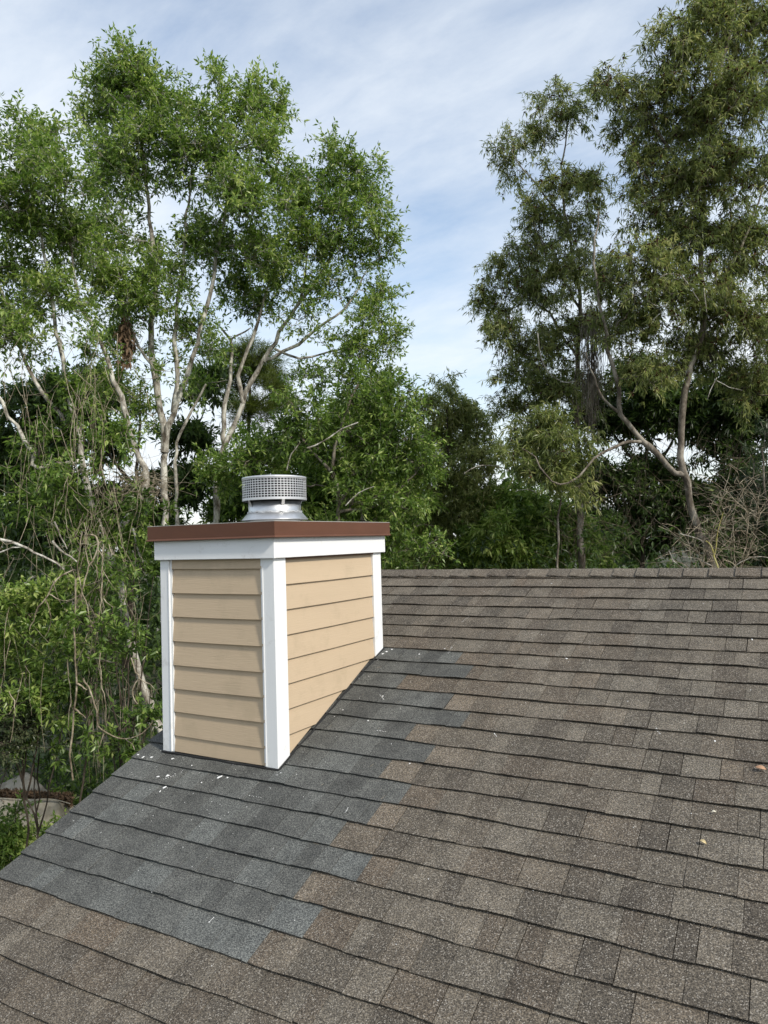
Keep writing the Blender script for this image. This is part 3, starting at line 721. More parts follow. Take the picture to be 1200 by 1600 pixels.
    if pods:
        sel = rng.random(len(Cc)) < pods
        # seed heads gather in the outer and upper crown
        Cs = Cc[sel]; V, Fq, tn = leaves(Cs, Dc[sel], 5, 0.055, 0.040, rng, droop=0.3, spread=1.0, tone=np.full(len(Cs), 0.4), tvar=0.3)
        mesh('seed_heads', V, Fq, M['pod'], root, attrs=dict(tone=tn), kind='stuff'); NTRI += len(Fq)
    return root
NTRI = 0

# 1 the tall tree behind the chimney's left
tree('broadleaf_tree', 'tallest leafy tree on the left, pale forked trunk rising behind the chimney', 'tree', 12.5,
     [([(259, 1000), (258, 773), (257, 707), (266, 665), (283, 613), (301, 560), (315, 515), (328, 459), (350, 340), (372, 220)], 0.095, 0.02),
      ([(257, 707), (251, 640), (240, 573), (235, 520), (243, 453), (232, 320), (215, 180)], 0.066, 0.018),
      ([(271, 645), (277, 587), (272, 533), (277, 480), (283, 427), (300, 260)], 0.046, 0.014),
      ([(276, 1000, .5), (277, 773, .5), (276, 693, .5), (300, 640, .6), (322, 600, .6)], 0.05, 0.02),
      ([(240, 573), (215, 540), (190, 480), (165, 400)], 0.03, 0.012)],
     [(207, 122, 46, 48), (185, 92, 14, 24), (170, 150, 42, 48), (145, 190, 20, 50), (240, 150, 55, 50), (300, 165, 60, 50), (330, 140, 25, 30), (385, 160, 26, 38), (420, 180, 34, 45), (400, 230, 55, 50), (215, 240, 70, 60), (300, 250, 80, 60), (170, 280, 40, 60), (370, 310, 75, 60), (150, 360, 50, 60), (240, 350, 80, 55), (320, 390, 75, 45), (400, 380, 50, 45), (170, 440, 60, 50), (250, 450, 60, 35), (300, 520, 35, 30), (190, 530, 40, 40), (215, 480, 45, 38), (262, 570, 30, 34), (325, 545, 28, 28), (185, 610, 38, 34), (225, 650, 26, 26)],
     19, M['bark_pale'], M['leaf_a'], 21, droop=0.2, leaf=(0.085, 0.033), n_leaf=5, twigs=6, tone0=0.60)
# 2 its neighbour leaning right
tree('broadleaf_tree', 'broad leafy tree leaning right, its spreading pale limbs above the flue cap', 'tree', 13.5,
     [([(340, 1000), (339, 747), (357, 685), (371, 653), (392, 597), (413, 565), (429, 533), (445, 507), (461, 483), (500, 430), (530, 370), (545, 300)], 0.10, 0.018),
      ([(380, 630), (373, 587), (387, 547), (403, 507), (411, 475), (430, 400)], 0.045, 0.015),
      ([(413, 565), (424, 560), (467, 536), (493, 517), (540, 480), (575, 420)], 0.04, 0.012),
      ([(352, 700), (349, 667), (352, 632), (360, 573), (360, 531), (345, 512)], 0.055, 0.018),
      ([(360, 531), (376, 523), (392, 512)], 0.02, 0.012), ([(461, 483), (476, 440), (480, 380)], 0.03, 0.012),
      ([(429, 545), (470, 560), (520, 548), (575, 540)], 0.026, 0.010)],
     [(517, 250, 25, 30), (545, 270, 38, 28), (490, 300, 40, 45), (570, 310, 38, 40), (520, 330, 55, 50), (595, 370, 28, 45), (450, 320, 35, 60), (470, 390, 60, 45), (550, 400, 50, 35), (600, 465, 22, 28), (580, 500, 38, 30), (520, 460, 35, 28), (600, 540, 25, 35), (555, 555, 45, 30), (430, 440, 50, 30), (370, 455, 45, 30), (495, 535, 28, 20), (590, 600, 38, 30), (345, 560, 22, 25), (400, 490, 34, 24), (465, 500, 30, 18), (310, 610, 24, 26), (480, 590, 30, 20)],
     17, M['bark_pale'], M['leaf_a'], 33, droop=0.2, leaf=(0.087, 0.034), twigs=6, tone0=0.56)
# 3 left edge tree
tree('broadleaf_tree', 'leafy tree at the far left edge with slanting trunk and lower top', 'tree', 10.8,
     [([(262, 1180), (232, 1100), (203, 1000), (185, 900), (160, 830), (136, 760), (128, 709), (112, 637), (107, 614), (95, 542), (88, 519), (70, 400), (50, 300)], 0.085, 0.018),
      ([(170, 860, .3), (228, 756, .4), (209, 697, .4), (195, 642, .4), (180, 597, .4), (166, 554, .4), (142, 502, .4), (123, 471, .4), (110, 380, .3)], 0.062, 0.016),
      ([(104, 661), (95, 647), (66, 614), (40, 566), (20, 500), (-10, 420)], 0.035, 0.014),
      ([(128, 720), (62, 732, -.3), (50, 709, -.3), (24, 666, -.3), (0, 628, -.3), (-40, 560, -.3)], 0.036, 0.02)],
     [(35, 215, 38, 35), (85, 225, 28, 30), (20, 280, 60, 55), (100, 285, 48, 50), (50, 350, 75, 55), (-50, 300, 60, 80), (110, 380, 50, 45), (20, 440, 70, 55), (85, 470, 55, 40), (10, 530, 60, 45), (-50, 450, 60, 90), (140, 540, 25, 30)],
     24, M['bark_pale'], M['leaf_a'], 45, droop=0.2, leaf=(0.084, 0.032), tone0=0.60)
# 4 the bright spreading mass to the right of the flue cap
tree('broadleaf_tree', 'bright green low tree right of the flue cap, leaves down to the ridge', 'tree', 12.2,
     [([(520, 1000), (528, 800), (520, 720), (535, 660), (560, 600)], 0.08, 0.02),
      ([(520, 740), (477, 690), (450, 660)], 0.03, 0.012), ([(528, 790), (580, 720), (620, 660)], 0.035, 0.012), ([(528, 800), (590, 790), (650, 740)], 0.03, 0.012)],
     [(470, 620, 50, 40), (530, 610, 55, 45), (590, 640, 50, 45), (625, 650, 28, 45), (450, 680, 55, 45), (520, 690, 70, 50), (600, 710, 65, 50), (650, 700, 28, 40), (660, 745, 22, 35), (400, 720, 50, 40), (480, 755, 80, 45), (570, 780, 80, 50), (640, 790, 35, 45), (520, 840, 90, 45), (620, 850, 60, 40), (340, 745, 60, 35), (670, 860, 25, 30), (440, 820, 80, 50)],
     18, M['bark_grey'], M['leaf_a'], 57, leaf=(0.095, 0.036), tone0=0.50, droop=0.3, hole=0.5)
# 5 pine top
tree('pine_tree', 'yellow-green pine top peeking between the forked trunks above the flue cap', 'tree', 19.0,
     [([(385, 1000), (388, 700), (392, 560)], 0.12, 0.03), ([(390, 640), (430, 610)], 0.04, 0.01), ([(390, 610), (350, 590)], 0.03, 0.01)],
     [(395, 552, 26, 16), (372, 565, 26, 16), (415, 578, 26, 18), (430, 605, 28, 16), (395, 590, 36, 18), (355, 600, 30, 16), (440, 635, 25, 14), (390, 640, 45, 18)],
     26, M['bark_dark'], M['needle'], 61, leaf=(0.17, 0.008), n_leaf=22, twigs=3, per=2, twig_len=0.25, droop=0.0, tone0=0.6, spread=1.0)
# 6 mid tree between the two masses
tree('slender_tree', 'thin-topped brownish-green tree in the gap between left and right trees', 'tree', 17.5,
     [([(705, 1000), (705, 860), (700, 740), (698, 640)], 0.08, 0.015), ([(703, 800), (738, 720), (745, 650)], 0.04, 0.012), ([(703, 780), (668, 700), (662, 640)], 0.04, 0.012)],
     [(662, 635, 22, 28), (700, 620, 20, 30), (712, 655, 30, 30), (745, 670, 26, 40), (690, 690, 45, 40), (750, 720, 28, 45), (700, 750, 60, 45), (740, 780, 45, 45), (690, 810, 60, 45), (760, 840, 45, 40), (660, 860, 50, 35), (720, 870, 60, 30)],
     20, M['bark_dark'], M['leaf_c'], 73, leaf=(0.13, 0.034), tone0=0.82, droop=0.8, pods=0.05)
# 7 tall narrow right tree
tree('seedy_tree', 'tall open tree right of the sky gap, ragged crown dotted with brown seed heads', 'tree', 15.5,
     [([(912, 1000), (905, 760), (900, 620), (906, 480), (886, 350), (878, 260), (890, 180)], 0.11, 0.012),
      ([(903, 560), (850, 480), (800, 460)], 0.035, 0.012), ([(886, 350), (840, 290), (800, 240)], 0.025, 0.01), ([(905, 480), (860, 400), (835, 350)], 0.03, 0.01), ([(904, 640), (860, 590), (800, 540)], 0.035, 0.01)],
     [(862, 160, 26, 20), (895, 180, 26, 32), (800, 225, 22, 20), (798, 262, 20, 18), (850, 215, 34, 20), (918, 285, 32, 36), (865, 290, 30, 26), (835, 340, 30, 30), (905, 350, 45, 36), (825, 400, 42, 26), (780, 430, 28, 30), (762, 480, 28, 25), (830, 460, 45, 32), (890, 430, 50, 38), (790, 520, 40, 28), (860, 540, 60, 42), (810, 580, 32, 28), (920, 520, 50, 45), (860, 610, 55, 36), (930, 600, 40, 36), (800, 640, 24, 24)],
     21, M['bark_grey'], M['leaf_c'], 81, leaf=(0.125, 0.022), n_leaf=6, tone0=0.60, droop=0.9, pods=0.20, hole=0.32)
# 8 tall right tree
tree('seedy_tree', 'tallest tree at the right, olive crown with brown seed heads leaving the frame', 'tree', 13.2,
     [([(1125, 1000), (1112, 870), (1093, 836), (1077, 777), (1067, 735), (1064, 690), (1070, 610), (1088, 553), (1099, 500), (1095, 350), (1120, 150), (1150, 0), (1170, -120)], 0.088, 0.02),
      ([(1067, 742), (1056, 738), (1029, 711), (1005, 689), (981, 663), (971, 647), (965, 607), (957, 572), (949, 548), (947, 521), (940, 489), (928, 410), (935, 330)], 0.060, 0.015),
      ([(971, 647), (952, 633), (937, 612), (928, 591), (915, 550)], 0.03, 0.014),
      ([(1005, 690, 0), (985, 692, -.1), (962, 697, -.2), (930, 715, -.3), (902, 745, -.4), (875, 757, -.5)], 0.034, 0.015),
      ([(875, 757, -.5), (850, 742, -.6), (835, 715, -.6), (815, 700, -.7)], 0.018, 0.008),
      ([(1095, 330), (1060, 250), (1000, 170), (960, 120)], 0.04, 0.012), ([(1099, 480), (1150, 400), (1190, 300)], 0.04, 0.015), ([(1095, 380), (1040, 330), (1005, 270)], 0.03, 0.012)],
     [(955, 110, 26, 24), (935, 145, 20, 18), (985, 150, 28, 28), (985, 205, 26, 34), (1030, 60, 22, 22), (1060, 95, 45, 45), (1110, 30, 50, 40), (1160, 50, 60, 60), (1030, 160, 38, 36), (1075, 190, 60, 50), (1150, 160, 70, 60), (1000, 270, 34, 40), (1060, 290, 60, 50), (1140, 270, 70, 60), (1005, 330, 28, 28), (1080, 380, 75, 50), (1170, 380, 60, 60), (1010, 400, 50, 32), (960, 440, 45, 32), (1040, 460, 70, 42), (1130, 480, 75, 50), (990, 510, 60, 36), (1190, 520, 50, 60), (1090, 560, 80, 40), (1010, 575, 45, 28), (1180, 600, 60, 40), (1260, 100, 70, 100), (1260, 330, 70, 120), (1270, 520, 60, 90), (1160, -70, 110, 70)],
     22, M['bark_grey'], M['leaf_c'], 92, leaf=(0.12, 0.021), n_leaf=6, tone0=0.64, droop=0.9, pods=0.20, hole=0.32)
# 9 small olive tree on the limb's end
tree('small_tree', 'small rounded yellowish-olive tree under the pale horizontal limb', 'tree', 13.6,
     [([(868, 1000), (872, 850), (875, 757), (868, 700)], 0.05, 0.012), ([(875, 760), (905, 720)], 0.02, 0.01), ([(874, 770), (835, 725)], 0.02, 0.01)],
     [(850, 665, 40, 26), (880, 690, 35, 30), (830, 700, 35, 34), (868, 730, 45, 30), (820, 740, 30, 26), (890, 745, 25, 28), (860, 775, 40, 24), (795, 715, 20, 24)],
     22, M['bark_grey'], M['leaf_c'], 101, leaf=(0.15, 0.026), n_leaf=6, tone0=0.62, droop=0.9, pods=0.04)
# 10 grey-green bush tree at right edge
tree('small_tree', 'dull grey-green small tree cut by the right edge, beside the bare brush', 'tree', 11.6,
     [([(1210, 1000), (1205, 860), (1195, 760), (1190, 700)], 0.05, 0.012)],
     [(1190, 690, 30, 30), (1175, 730, 26, 34), (1210, 740, 40, 50), (1190, 790, 30, 28), (1220, 820, 50, 50)],
     22, M['bark_grey'], M['leaf_d'], 107, leaf=(0.12, 0.024), tone0=0.55, droop=0.5)
# 11 dark trees deeper on the right and centre
for (nm, lb, d, limbs, blobs, sd_, lm, t0) in (
    ('dark_tree', 'dark leafy tree deep behind the forked right trunk', 19, [([(1000, 1000), (1005, 820), (1010, 700), (1000, 600)], 0.10, 0.02), ([(1008, 760), (1050, 690), (1080, 640)], 0.05, 0.015), ([(1006, 740), (960, 680), (930, 640)], 0.05, 0.015)],
     [(1000, 600, 60, 40), (930, 640, 40, 30), (1060, 640, 60, 35), (980, 665, 50, 22), (1010, 740, 60, 26), (940, 760, 50, 40), (1070, 790, 60, 40), (1000, 820, 80, 40), (930, 840, 60, 40)], 113, 'leaf_b', 0.30),
    ('dark_tree', 'dark leafy tree deep at the far right behind the bare brush', 18, [([(1150, 1000), (1152, 820), (1148, 700), (1150, 600)], 0.10, 0.02), ([(1150, 740), (1190, 680)], 0.05, 0.015), ([(1150, 760), (1110, 700)], 0.05, 0.015)],
     [(1150, 620, 60, 36), (1110, 660, 40, 26), (1190, 650, 40, 40), (1140, 700, 34, 22), (1170, 760, 50, 40), (1120, 800, 60, 40), (1200, 840, 60, 50), (1150, 860, 70, 36)], 117, 'leaf_b', 0.28),
    ('dark_tree', 'deep green tree behind the small olive tree, low in the gap', 16.5, [([(805, 1000), (808, 860), (812, 780)], 0.07, 0.02)],
     [(790, 790, 40, 30), (840, 810, 50, 36), (780, 840, 50, 36), (830, 860, 60, 32), (890, 830, 40, 40), (900, 870, 50, 26), (750, 860, 40, 32)], 121, 'leaf_a', 0.66),
    ('dark_tree', 'dark tree filling the shade behind the left forked trunks', 17, [([(200, 1000), (205, 860), (215, 720), (220, 600)], 0.10, 0.02), ([(210, 760), (150, 680), (110, 620)], 0.05, 0.015), ([(208, 780), (290, 700), (320, 640)], 0.05, 0.015)],
     [(80, 640, 70, 50), (160, 610, 40, 40), (30, 720, 70, 60), (110, 730, 60, 50), (160, 800, 70, 50), (60, 820, 80, 60), (300, 690, 40, 30), (320, 600, 30, 26), (290, 760, 60, 30), (230, 830, 60, 40), (170, 690, 26, 26)], 127, 'leaf_b', 0.34),
    ('dark_tree', 'dark leafy tree behind the bright low tree and chimney cover', 16, [([(450, 1000), (452, 860), (460, 740)], 0.09, 0.02), ([(455, 800), (540, 730)], 0.05, 0.015)],
     [(440, 720, 60, 50), (520, 740, 70, 60), (600, 760, 60, 70), (470, 820, 90, 50), (580, 850, 90, 50), (380, 790, 60, 50), (560, 660, 60, 50)], 131, 'leaf_a', 0.50)):
    tree(nm, lb, 'tree', d, limbs, blobs, 25, M['bark_dark'], M[lm], sd_, leaf=(0.17, 0.055), tone0=t0, group='dark trees deep in the wood', tip_r=0.006)

# lower-left thicket: shrubs one behind the other
def shrub(label, depth, base, blobs, seed, lm='leaf_a', t0=0.5, leaf=(0.088, 0.037), dens=20, name='shrub', **k):
    limbs = [([base, ((base[0]*2+blobs[0][0])/3, (base[1]*1.3+blobs[0][1])/2.3), (blobs[0][0], blobs[0][1])], 0.018, 0.006)]
    for b in blobs[1:4]: limbs.append(([base, ((base[0]+b[0])/2, (base[1]*1.2+b[1])/2.2), (b[0], b[1])], 0.012, 0.004))
    return tree(name, label, 'shrub', depth, limbs, blobs, dens, M['bark_dark'], M[lm], seed, leaf=leaf, tone0=t0, tip_r=0.003, limbname='stem', twig_len=0.26, hole=0.25, droop=0.3, **k)
shrub('leafy shrub at the left edge, fresh leaves level with the chimney trim', 9.0, (40, 1250), [(40, 960, 60, 45), (-10, 1000, 50, 50), (90, 1010, 45, 34), (30, 1060, 60, 36), (70, 930, 40, 30), (-40, 940, 50, 60)], 141, t0=0.66, dens=19)
shrub('leafy shrub hugging the chimney\'s left side among the tangled vines', 8.6, (200, 1260), [(190, 1020, 45, 34), (215, 960, 34, 34), (235, 1080, 22, 30), (160, 985, 34, 30), (205, 900, 36, 28), (150, 1060, 30, 22)], 143, t0=0.46, dens=13)
shrub('leafy shrub low by the roof edge, left of the white corner board', 8.4, (190, 1270), [(210, 1130, 34, 22), (170, 1110, 26, 20), (195, 1175, 30, 14), (235, 1120, 20, 24), (150, 1130, 20, 15)], 149, t0=0.42, dens=13)
shrub('dense shrub high on the left, below the slanting trunks', 10.2, (140, 1150), [(160, 740, 55, 36), (100, 770, 50, 36), (190, 690, 40, 30), (60, 690, 50, 34), (140, 830, 50, 36), (215, 790, 34, 28), (40, 780, 50, 40), (110, 620, 40, 36)], 151, t0=0.50, dens=17)
shrub('shrub with mid green sprays left of the chimney at cover height', 9.8, (200, 1180), [(210, 850, 40, 40), (170, 900, 40, 34), (240, 900, 30, 40), (120, 900, 40, 30), (235, 800, 30, 26)], 153, t0=0.44, dens=16)
shrub('shrub of drooping sprays midway down the left edge', 9.4, (60, 1300), [(60, 1100, 55, 30), (10, 1110, 50, 36), (110, 1090, 40, 24), (50, 1160, 45, 20), (-20, 1160, 40, 40)], 157, t0=0.50, dens=17)
shrub('bush with tiny pale shining leaves hanging over the tarp', 8.8, (-70, 1400), [(20, 1140, 32, 26), (10, 1105, 40, 30), (38, 1130, 18, 36), (-5, 1165, 24, 22)], 163, lm='leaf_d', t0=0.95, leaf=(0.05, 0.026), dens=60, n_leaf=6)
shrub('low green weeds in front of the tarp, beside the roof edge', 10.6, (10, 1400), [(20, 1322, 40, 22), (62, 1308, 30, 16), (-20, 1320, 40, 40), (40, 1355, 60, 28), (30, 1280, 14, 16), (95, 1300, 14, 10)], 167, t0=0.62, leaf=(0.08, 0.036), dens=34)
# background shade: leaves and twigs deep in the wood, nobody could count them
def mass(name, blobs, seed, mat, leaf, dens, tone, twigs=True, label=None):
    rng = np.random.default_rng(seed); C = []; D = []
    for (px, py, rx, ry, d0, dr) in blobs:
        c = P(px, py, d0); sx, sz = rx*d0/F, ry*d0/F; n = int(dens*sx*sz)
        q = rng.normal(0, 1, (n, 3)); q /= np.linalg.norm(q, axis=1, keepdims=True); q *= rng.uniform(0, 1, n)[:, None]**0.4
        C.append(c+q[:, :1]*CR*sx+q[:, 1:2]*CU*sz+q[:, 2:3]*fw*dr); D.append(q*0.5+np.array([0, 0, 0.3]))
    C = np.concatenate(C); D = np.concatenate(D); ok = C[:, 2] > 0.05; C = C[ok]; D = D[ok]
    V, Fq, tn = leaves(C, D, 5, leaf[0], leaf[1], rng, droop=0.4, tone=np.full(len(C), tone)+rng.normal(0, 0.12, len(C)))
    global NTRI; NTRI += len(Fq)
    return mesh(name, V, Fq, mat, attrs=dict(tone=tn), kind='stuff')
mass('undergrowth', [(60, 1000, 220, 130, 13.5, 2.5), (200, 1050, 180, 120, 13, 2.0), (-60, 880, 120, 150, 13.5, 2), (130, 1135, 200, 50, 12.5, 1.5), (150, 900, 130, 80, 14.5, 2), (30, 1230, 200, 40, 17, 3), (150, 1215, 120, 34, 15, 2), (60, 1120, 220, 90, 15.5, 1.0)], 171, M['leaf_b'], (0.18, 0.07), 110, 0.18)
mass('undergrowth', [(960, 850, 130, 60, 14.6, 1.5), (1120, 840, 130, 60, 15, 1.5), (820, 870, 120, 40, 15, 1.5), (680, 880, 110, 40, 15, 1.5)], 173, M['leaf_b'], (0.15, 0.05), 55, 0.30)
def ring_wood():
    rng = np.random.default_rng(177); n = 26000
    a = rng.uniform(0, 2*np.pi, n); rr = rng.uniform(26, 44, n)
    top = 6.4+1.6*np.sin(a*7)+1.2*np.sin(a*17+1)+0.8*np.sin(a*41)
    z = rng.uniform(0, 1, n)**0.8*top
    C = np.stack([-2+rr*np.cos(a), 5+rr*np.sin(a), z], 1); D = rng.normal(0, 1, (n, 3))
    V, Fq, tn = leaves(C, D, 6, 0.46, 0.22, rng, tone=np.full(n, 0.34)+rng.normal(0, 0.15, n))
    mesh('far_woodland', V, Fq, M['leaf_b'], attrs=dict(tone=tn), kind='stuff')
ring_wood()
# low ground cover around the tarp and below the roof edge
rng = np.random.default_rng(181)
C = np.stack([rng.uniform(-16, -4, 9000), rng.uniform(1, 16, 9000), rng.uniform(0.0, 0.35, 9000)], 1)
V, Fq, tn = leaves(C, np.tile([0, 0, 1.0], (9000, 1)), 5, 0.13, 0.06, rng, droop=-0.1, tone=np.full(9000, 0.45))
mesh('ground_cover', V, Fq, M['leaf_a'], attrs=dict(tone=tn), kind='stuff')

# ------------------------------------------------------------------ vines, dead limbs, brush
def px_line(pts, depth, ra, rb, rng, jit=0.006, step=0.10):
    ra, rb = ra*0.85, rb*0.7
    w = [P(p[0], p[1], depth+(p[2] if len(p) > 2 else 0)) for p in pts]
    q = smooth_path(w, step, jit, rng); return (q, np.linspace(ra, rb, len(q)))
rv = np.random.default_rng(191)
def vine(label, pts, depth, ra, rb, extra=(), mat='vine', name='hanging_vine', cat='vine', group=None):
    ln = [px_line(pts, depth, ra, rb, rv)]
    o = mesh(name, *tubes(ln, 6), M[mat], smooth=True, loc=ln[0][0][-1], label=label, cat=cat, group=group)
    for e in extra:
        v, f = tubes([px_line(e, depth, rb*1.1, rb*0.5, rv)], 5); mesh('side_shoot', v, f, M[mat], o, smooth=True)
    return o
g_ = 'vines hanging left of the chimney'
vine('long pale straight vine hanging down towards the tarp', [(118, 905), (117, 980), (117, 1030), (120, 1070), (116, 1110), (112, 1150), (111, 1180), (114, 1219)], 8.3, 0.012, 0.016, [[(120, 1068), (128, 1072), (136, 1078)], [(117, 1108), (126, 1114), (134, 1122)]], group=g_)
vine('vine curling in a deep U beside the white corner board', [(130, 1060), (138, 1072), (145, 1090), (151, 1110), (152, 1128), (160, 1140), (175, 1150), (195, 1154), (215, 1150), (230, 1138), (240, 1126)], 8.0, 0.012, 0.008, [[(163, 1140), (160, 1155), (153, 1172)], [(196, 1154), (205, 1162), (210, 1172)]], group=g_)
vine('looping vine with a round hook left of the cover', [(134, 850), (134, 838), (143, 834), (152, 840), (153, 855), (148, 870), (140, 885), (136, 900), (131, 915), (126, 930), (118, 945), (110, 957)], 8.4, 0.013, 0.010, [[(140, 885), (134, 865), (134, 850)], [(127, 928), (118, 935), (98, 943)], [(128, 930), (122, 950), (121, 975)]], group=g_)
vine('arching pale vine sweeping down to the left edge shrub', [(117, 890), (105, 895), (92, 903), (82, 915), (75, 930), (60, 950), (52, 970), (46, 985)], 8.6, 0.014, 0.009, [[(76, 928), (88, 935), (98, 938), (112, 936)], [(71, 937), (77, 952), (78, 975), (70, 995)]], group=g_)
vine('thin vine hanging in a long curve from the middle thicket', [(170, 850), (175, 865), (190, 871), (195, 885)], 8.8, 0.008, 0.006, group=g_)
vine('slack looped vine sagging below the cover', [(162, 935), (170, 945), (182, 950), (192, 945), (198, 930), (196, 915)], 8.5, 0.008, 0.006, group=g_)
vine('vine dropping straight behind the looping one', [(162, 850), (160, 880), (160, 905), (158, 940), (155, 970), (151, 1000)], 8.7, 0.010, 0.008, [[(152, 858), (160, 868), (163, 876)]], group=g_)
vine('forked vine below the slanting trunks', [(160, 845), (150, 852), (140, 858), (152, 900), (147, 915)], 8.9, 0.007, 0.006, group=g_)
vine('long thin vine running down to the green sprays', [(129, 830), (124, 870), (121, 890), (124, 905), (130, 930), (137, 950), (143, 975), (150, 1000)], 8.5, 0.009, 0.007, group=g_)
vine('thin vine between the two middle shrubs', [(157, 1020), (157, 1050), (160, 1075), (164, 1095), (166, 1118), (166, 1135)], 8.2, 0.008, 0.006, group=g_)
vine('short vine ending in dry roots near the roof edge', [(205, 1028), (212, 1050), (217, 1060), (205, 1078), (212, 1095), (222, 1110), (234, 1124)], 8.1, 0.010, 0.007, [[(217, 1060), (235, 1070), (248, 1084)]], group=g_)
vine('thin vine along the left edge shrub', [(14, 1080), (22, 1095), (24, 1115), (19, 1135), (16, 1160)], 8.3, 0.008, 0.005, group=g_)
vine('thin vine left of the long straight one', [(105, 1030), (108, 1060), (111, 1085), (108, 1110), (107, 1135)], 8.6, 0.007, 0.005, group=g_)
def dead(label, depth, lines, mat='bark_pale', name='dead_branch', cat='branch', group=None):
    first = px_line(lines[0][0], depth, lines[0][1], lines[0][2], rv, 0.004)
    o = mesh(name, *tubes([first], 8), M[mat], smooth=True, loc=first[0][0], label=label, cat=cat, group=group)
    for (pts, a, b) in lines[1:]:
        v, f = tubes([px_line(pts, depth, a, b, rv, 0.004)], 6); mesh('side_branch', v, f, M[mat], o, smooth=True)
    return o
dead('bare pale branch reaching in from the left edge above the shrubs', 8.7, [([(-60, 836), (0, 842), (32, 851), (54, 864), (80, 875), (100, 890)], 0.026, 0.014), ([(-60, 874), (0, 863), (20, 856), (35, 854)], 0.014, 0.012)])
dead('pair of slim pale stems against the green beside the cover', 10.0, [([(208, 825), (213, 850), (222, 875), (234, 900)], 0.018, 0.014), ([(207, 860), (216, 880), (229, 900)], 0.012, 0.012)])
dead('short brown snapped branch lying across the dark thicket', 8.9, [([(112, 1019), (130, 1027), (155, 1030), (180, 1036)], 0.016, 0.014)], mat='vine')
dead('crossed pale branches low in the left thicket', 9.0, [([(82, 845), (95, 860), (110, 870), (120, 878)], 0.018, 0.014), ([(85, 815), (95, 840), (105, 858)], 0.014, 0.010), ([(36, 915), (46, 905), (56, 900)], 0.014, 0.012)])
dead('bare twisting twigs hanging in the right tree', 12.4, [([(1100, 450), (1102, 470), (1104, 488)], 0.014, 0.01), ([(1030, 435), (1045, 428), (1065, 432), (1080, 450), (1092, 470)], 0.012, 0.012), ([(1012, 470), (1030, 480), (1045, 478), (1020, 500)], 0.008, 0.006), ([(1040, 492), (1060, 492), (1075, 480)], 0.008, 0.005), ([(1120, 590), (1110, 610), (1105, 625)], 0.009, 0.006), ([(1120, 595), (1140, 605), (1160, 610)], 0.008, 0.006)], name='bare_twigs')
dead('curved bare branch crossing the ragged middle-right crown', 14.0, [([(840, 520), (846, 560), (860, 585), (880, 597), (900, 596)], 0.013, 0.018)])
dead('thin pale branches stretching into the low sky gap', 13.4, [([(725, 740), (745, 728), (775, 728), (795, 735)], 0.01, 0.014), ([(805, 768), (825, 764), (838, 770)], 0.01, 0.014)])
dead('bare twigs right of the flue cap among bright leaves', 11.4, [([(560, 660), (535, 670), (505, 690), (480, 700)], 0.012, 0.018), ([(540, 790), (560, 770), (585, 760)], 0.012, 0.008), ([(470, 690), (455, 710), (448, 735)], 0.01, 0.014)], mat='bark_pale')
# hanging mat of dead vines under the middle-right crown
ln = []
for i in range(150):
    x = 924+rv.normal(0, 9); y0 = rv.uniform(470, 600); y1 = y0+rv.uniform(50, 130); y1 = min(y1, 690)
    d = 13.9+rv.uniform(-0.3, 0.3); ln.append(px_line([(x, y0, d-13.9), (x+rv.normal(0, 4), (y0+y1)/2, d-13.9), (x+rv.normal(0, 7), y1, d-13.9)], 13.9, 0.007, 0.003, rv, 0.012, 0.25))
v_, f_ = tubes(ln, 3); mesh('hanging_dead_vines', v_, f_, M['bark_grey'], kind='stuff')
# tangles of thin vines and aerial roots
ln = []
for i in range(190):
    x, y = (rv.uniform(0, 250), rv.uniform(520, 1060)) if i % 3 else (rv.normal(150, 25), rv.uniform(700, 980)); d = rv.uniform(8.2, 10.4); L = rv.uniform(60, 190); dx_ = rv.normal(0, 22)
    if rv.random() < 0.55: pts = [(x, y), (x+dx_*0.3+rv.normal(0, 6), y+L*0.35), (x+dx_*0.7+rv.normal(0, 6), y+L*0.7), (x+dx_, y+L)]
    else: pts = [(x, y), (x+rv.uniform(10, 30)*np.sign(dx_), y+L*0.35), (x+rv.uniform(30, 60)*np.sign(dx_), y+L*0.3), (x+rv.uniform(50, 80)*np.sign(dx_), y+L*0.05)]
    ln.append(px_line(pts, d, rv.uniform(0.002, 0.0055), 0.002, rv, 0.012, 0.16))
for i in range(26):
    x = rv.choice((rv.uniform(60, 120), rv.uniform(140, 170), rv.uniform(180, 240))); y = rv.uniform(1000, 1100); ln.append(px_line([(x, y), (x+rv.normal(0, 3), y+60), (x+rv.normal(0, 5), min(y+140, 1245))], rv.uniform(8.3, 10.5), 0.004, 0.0025, rv, 0.006, 0.2))
v_, f_ = tubes(ln, 4); mesh('vine_tangle', v_, f_, M['vine'], kind='stuff')
# upright pale thin sprigs left, below slanting trunks
ln = []
for i in range(14):
    x = rv.normal(138, 14); y = rv.uniform(690, 780); ln.append(px_line([(x, y), (x+rv.normal(0, 6), y-60), (x+rv.normal(0, 14), y-rv.uniform(100, 150))], rv.uniform(9.3, 10.3), 0.006, 0.002, rv, 0.01, 0.2))
for i in range(120):      # fuzzy dry bundle on the trunk at cover height
    x = rv.normal(222, 20); y = rv.normal(760, 14); ln.append(px_line([(x, y), (x+rv.normal(0, 14), y+rv.normal(0, 10)), (x+rv.normal(0, 24), y+rv.normal(5, 18))], rv.uniform(10.2, 11), 0.004, 0.002, rv, 0.01, 0.12))
v_, f_ = tubes(ln, 4); mesh('dry_sprigs', v_, f_, M['vine'], kind='stuff')
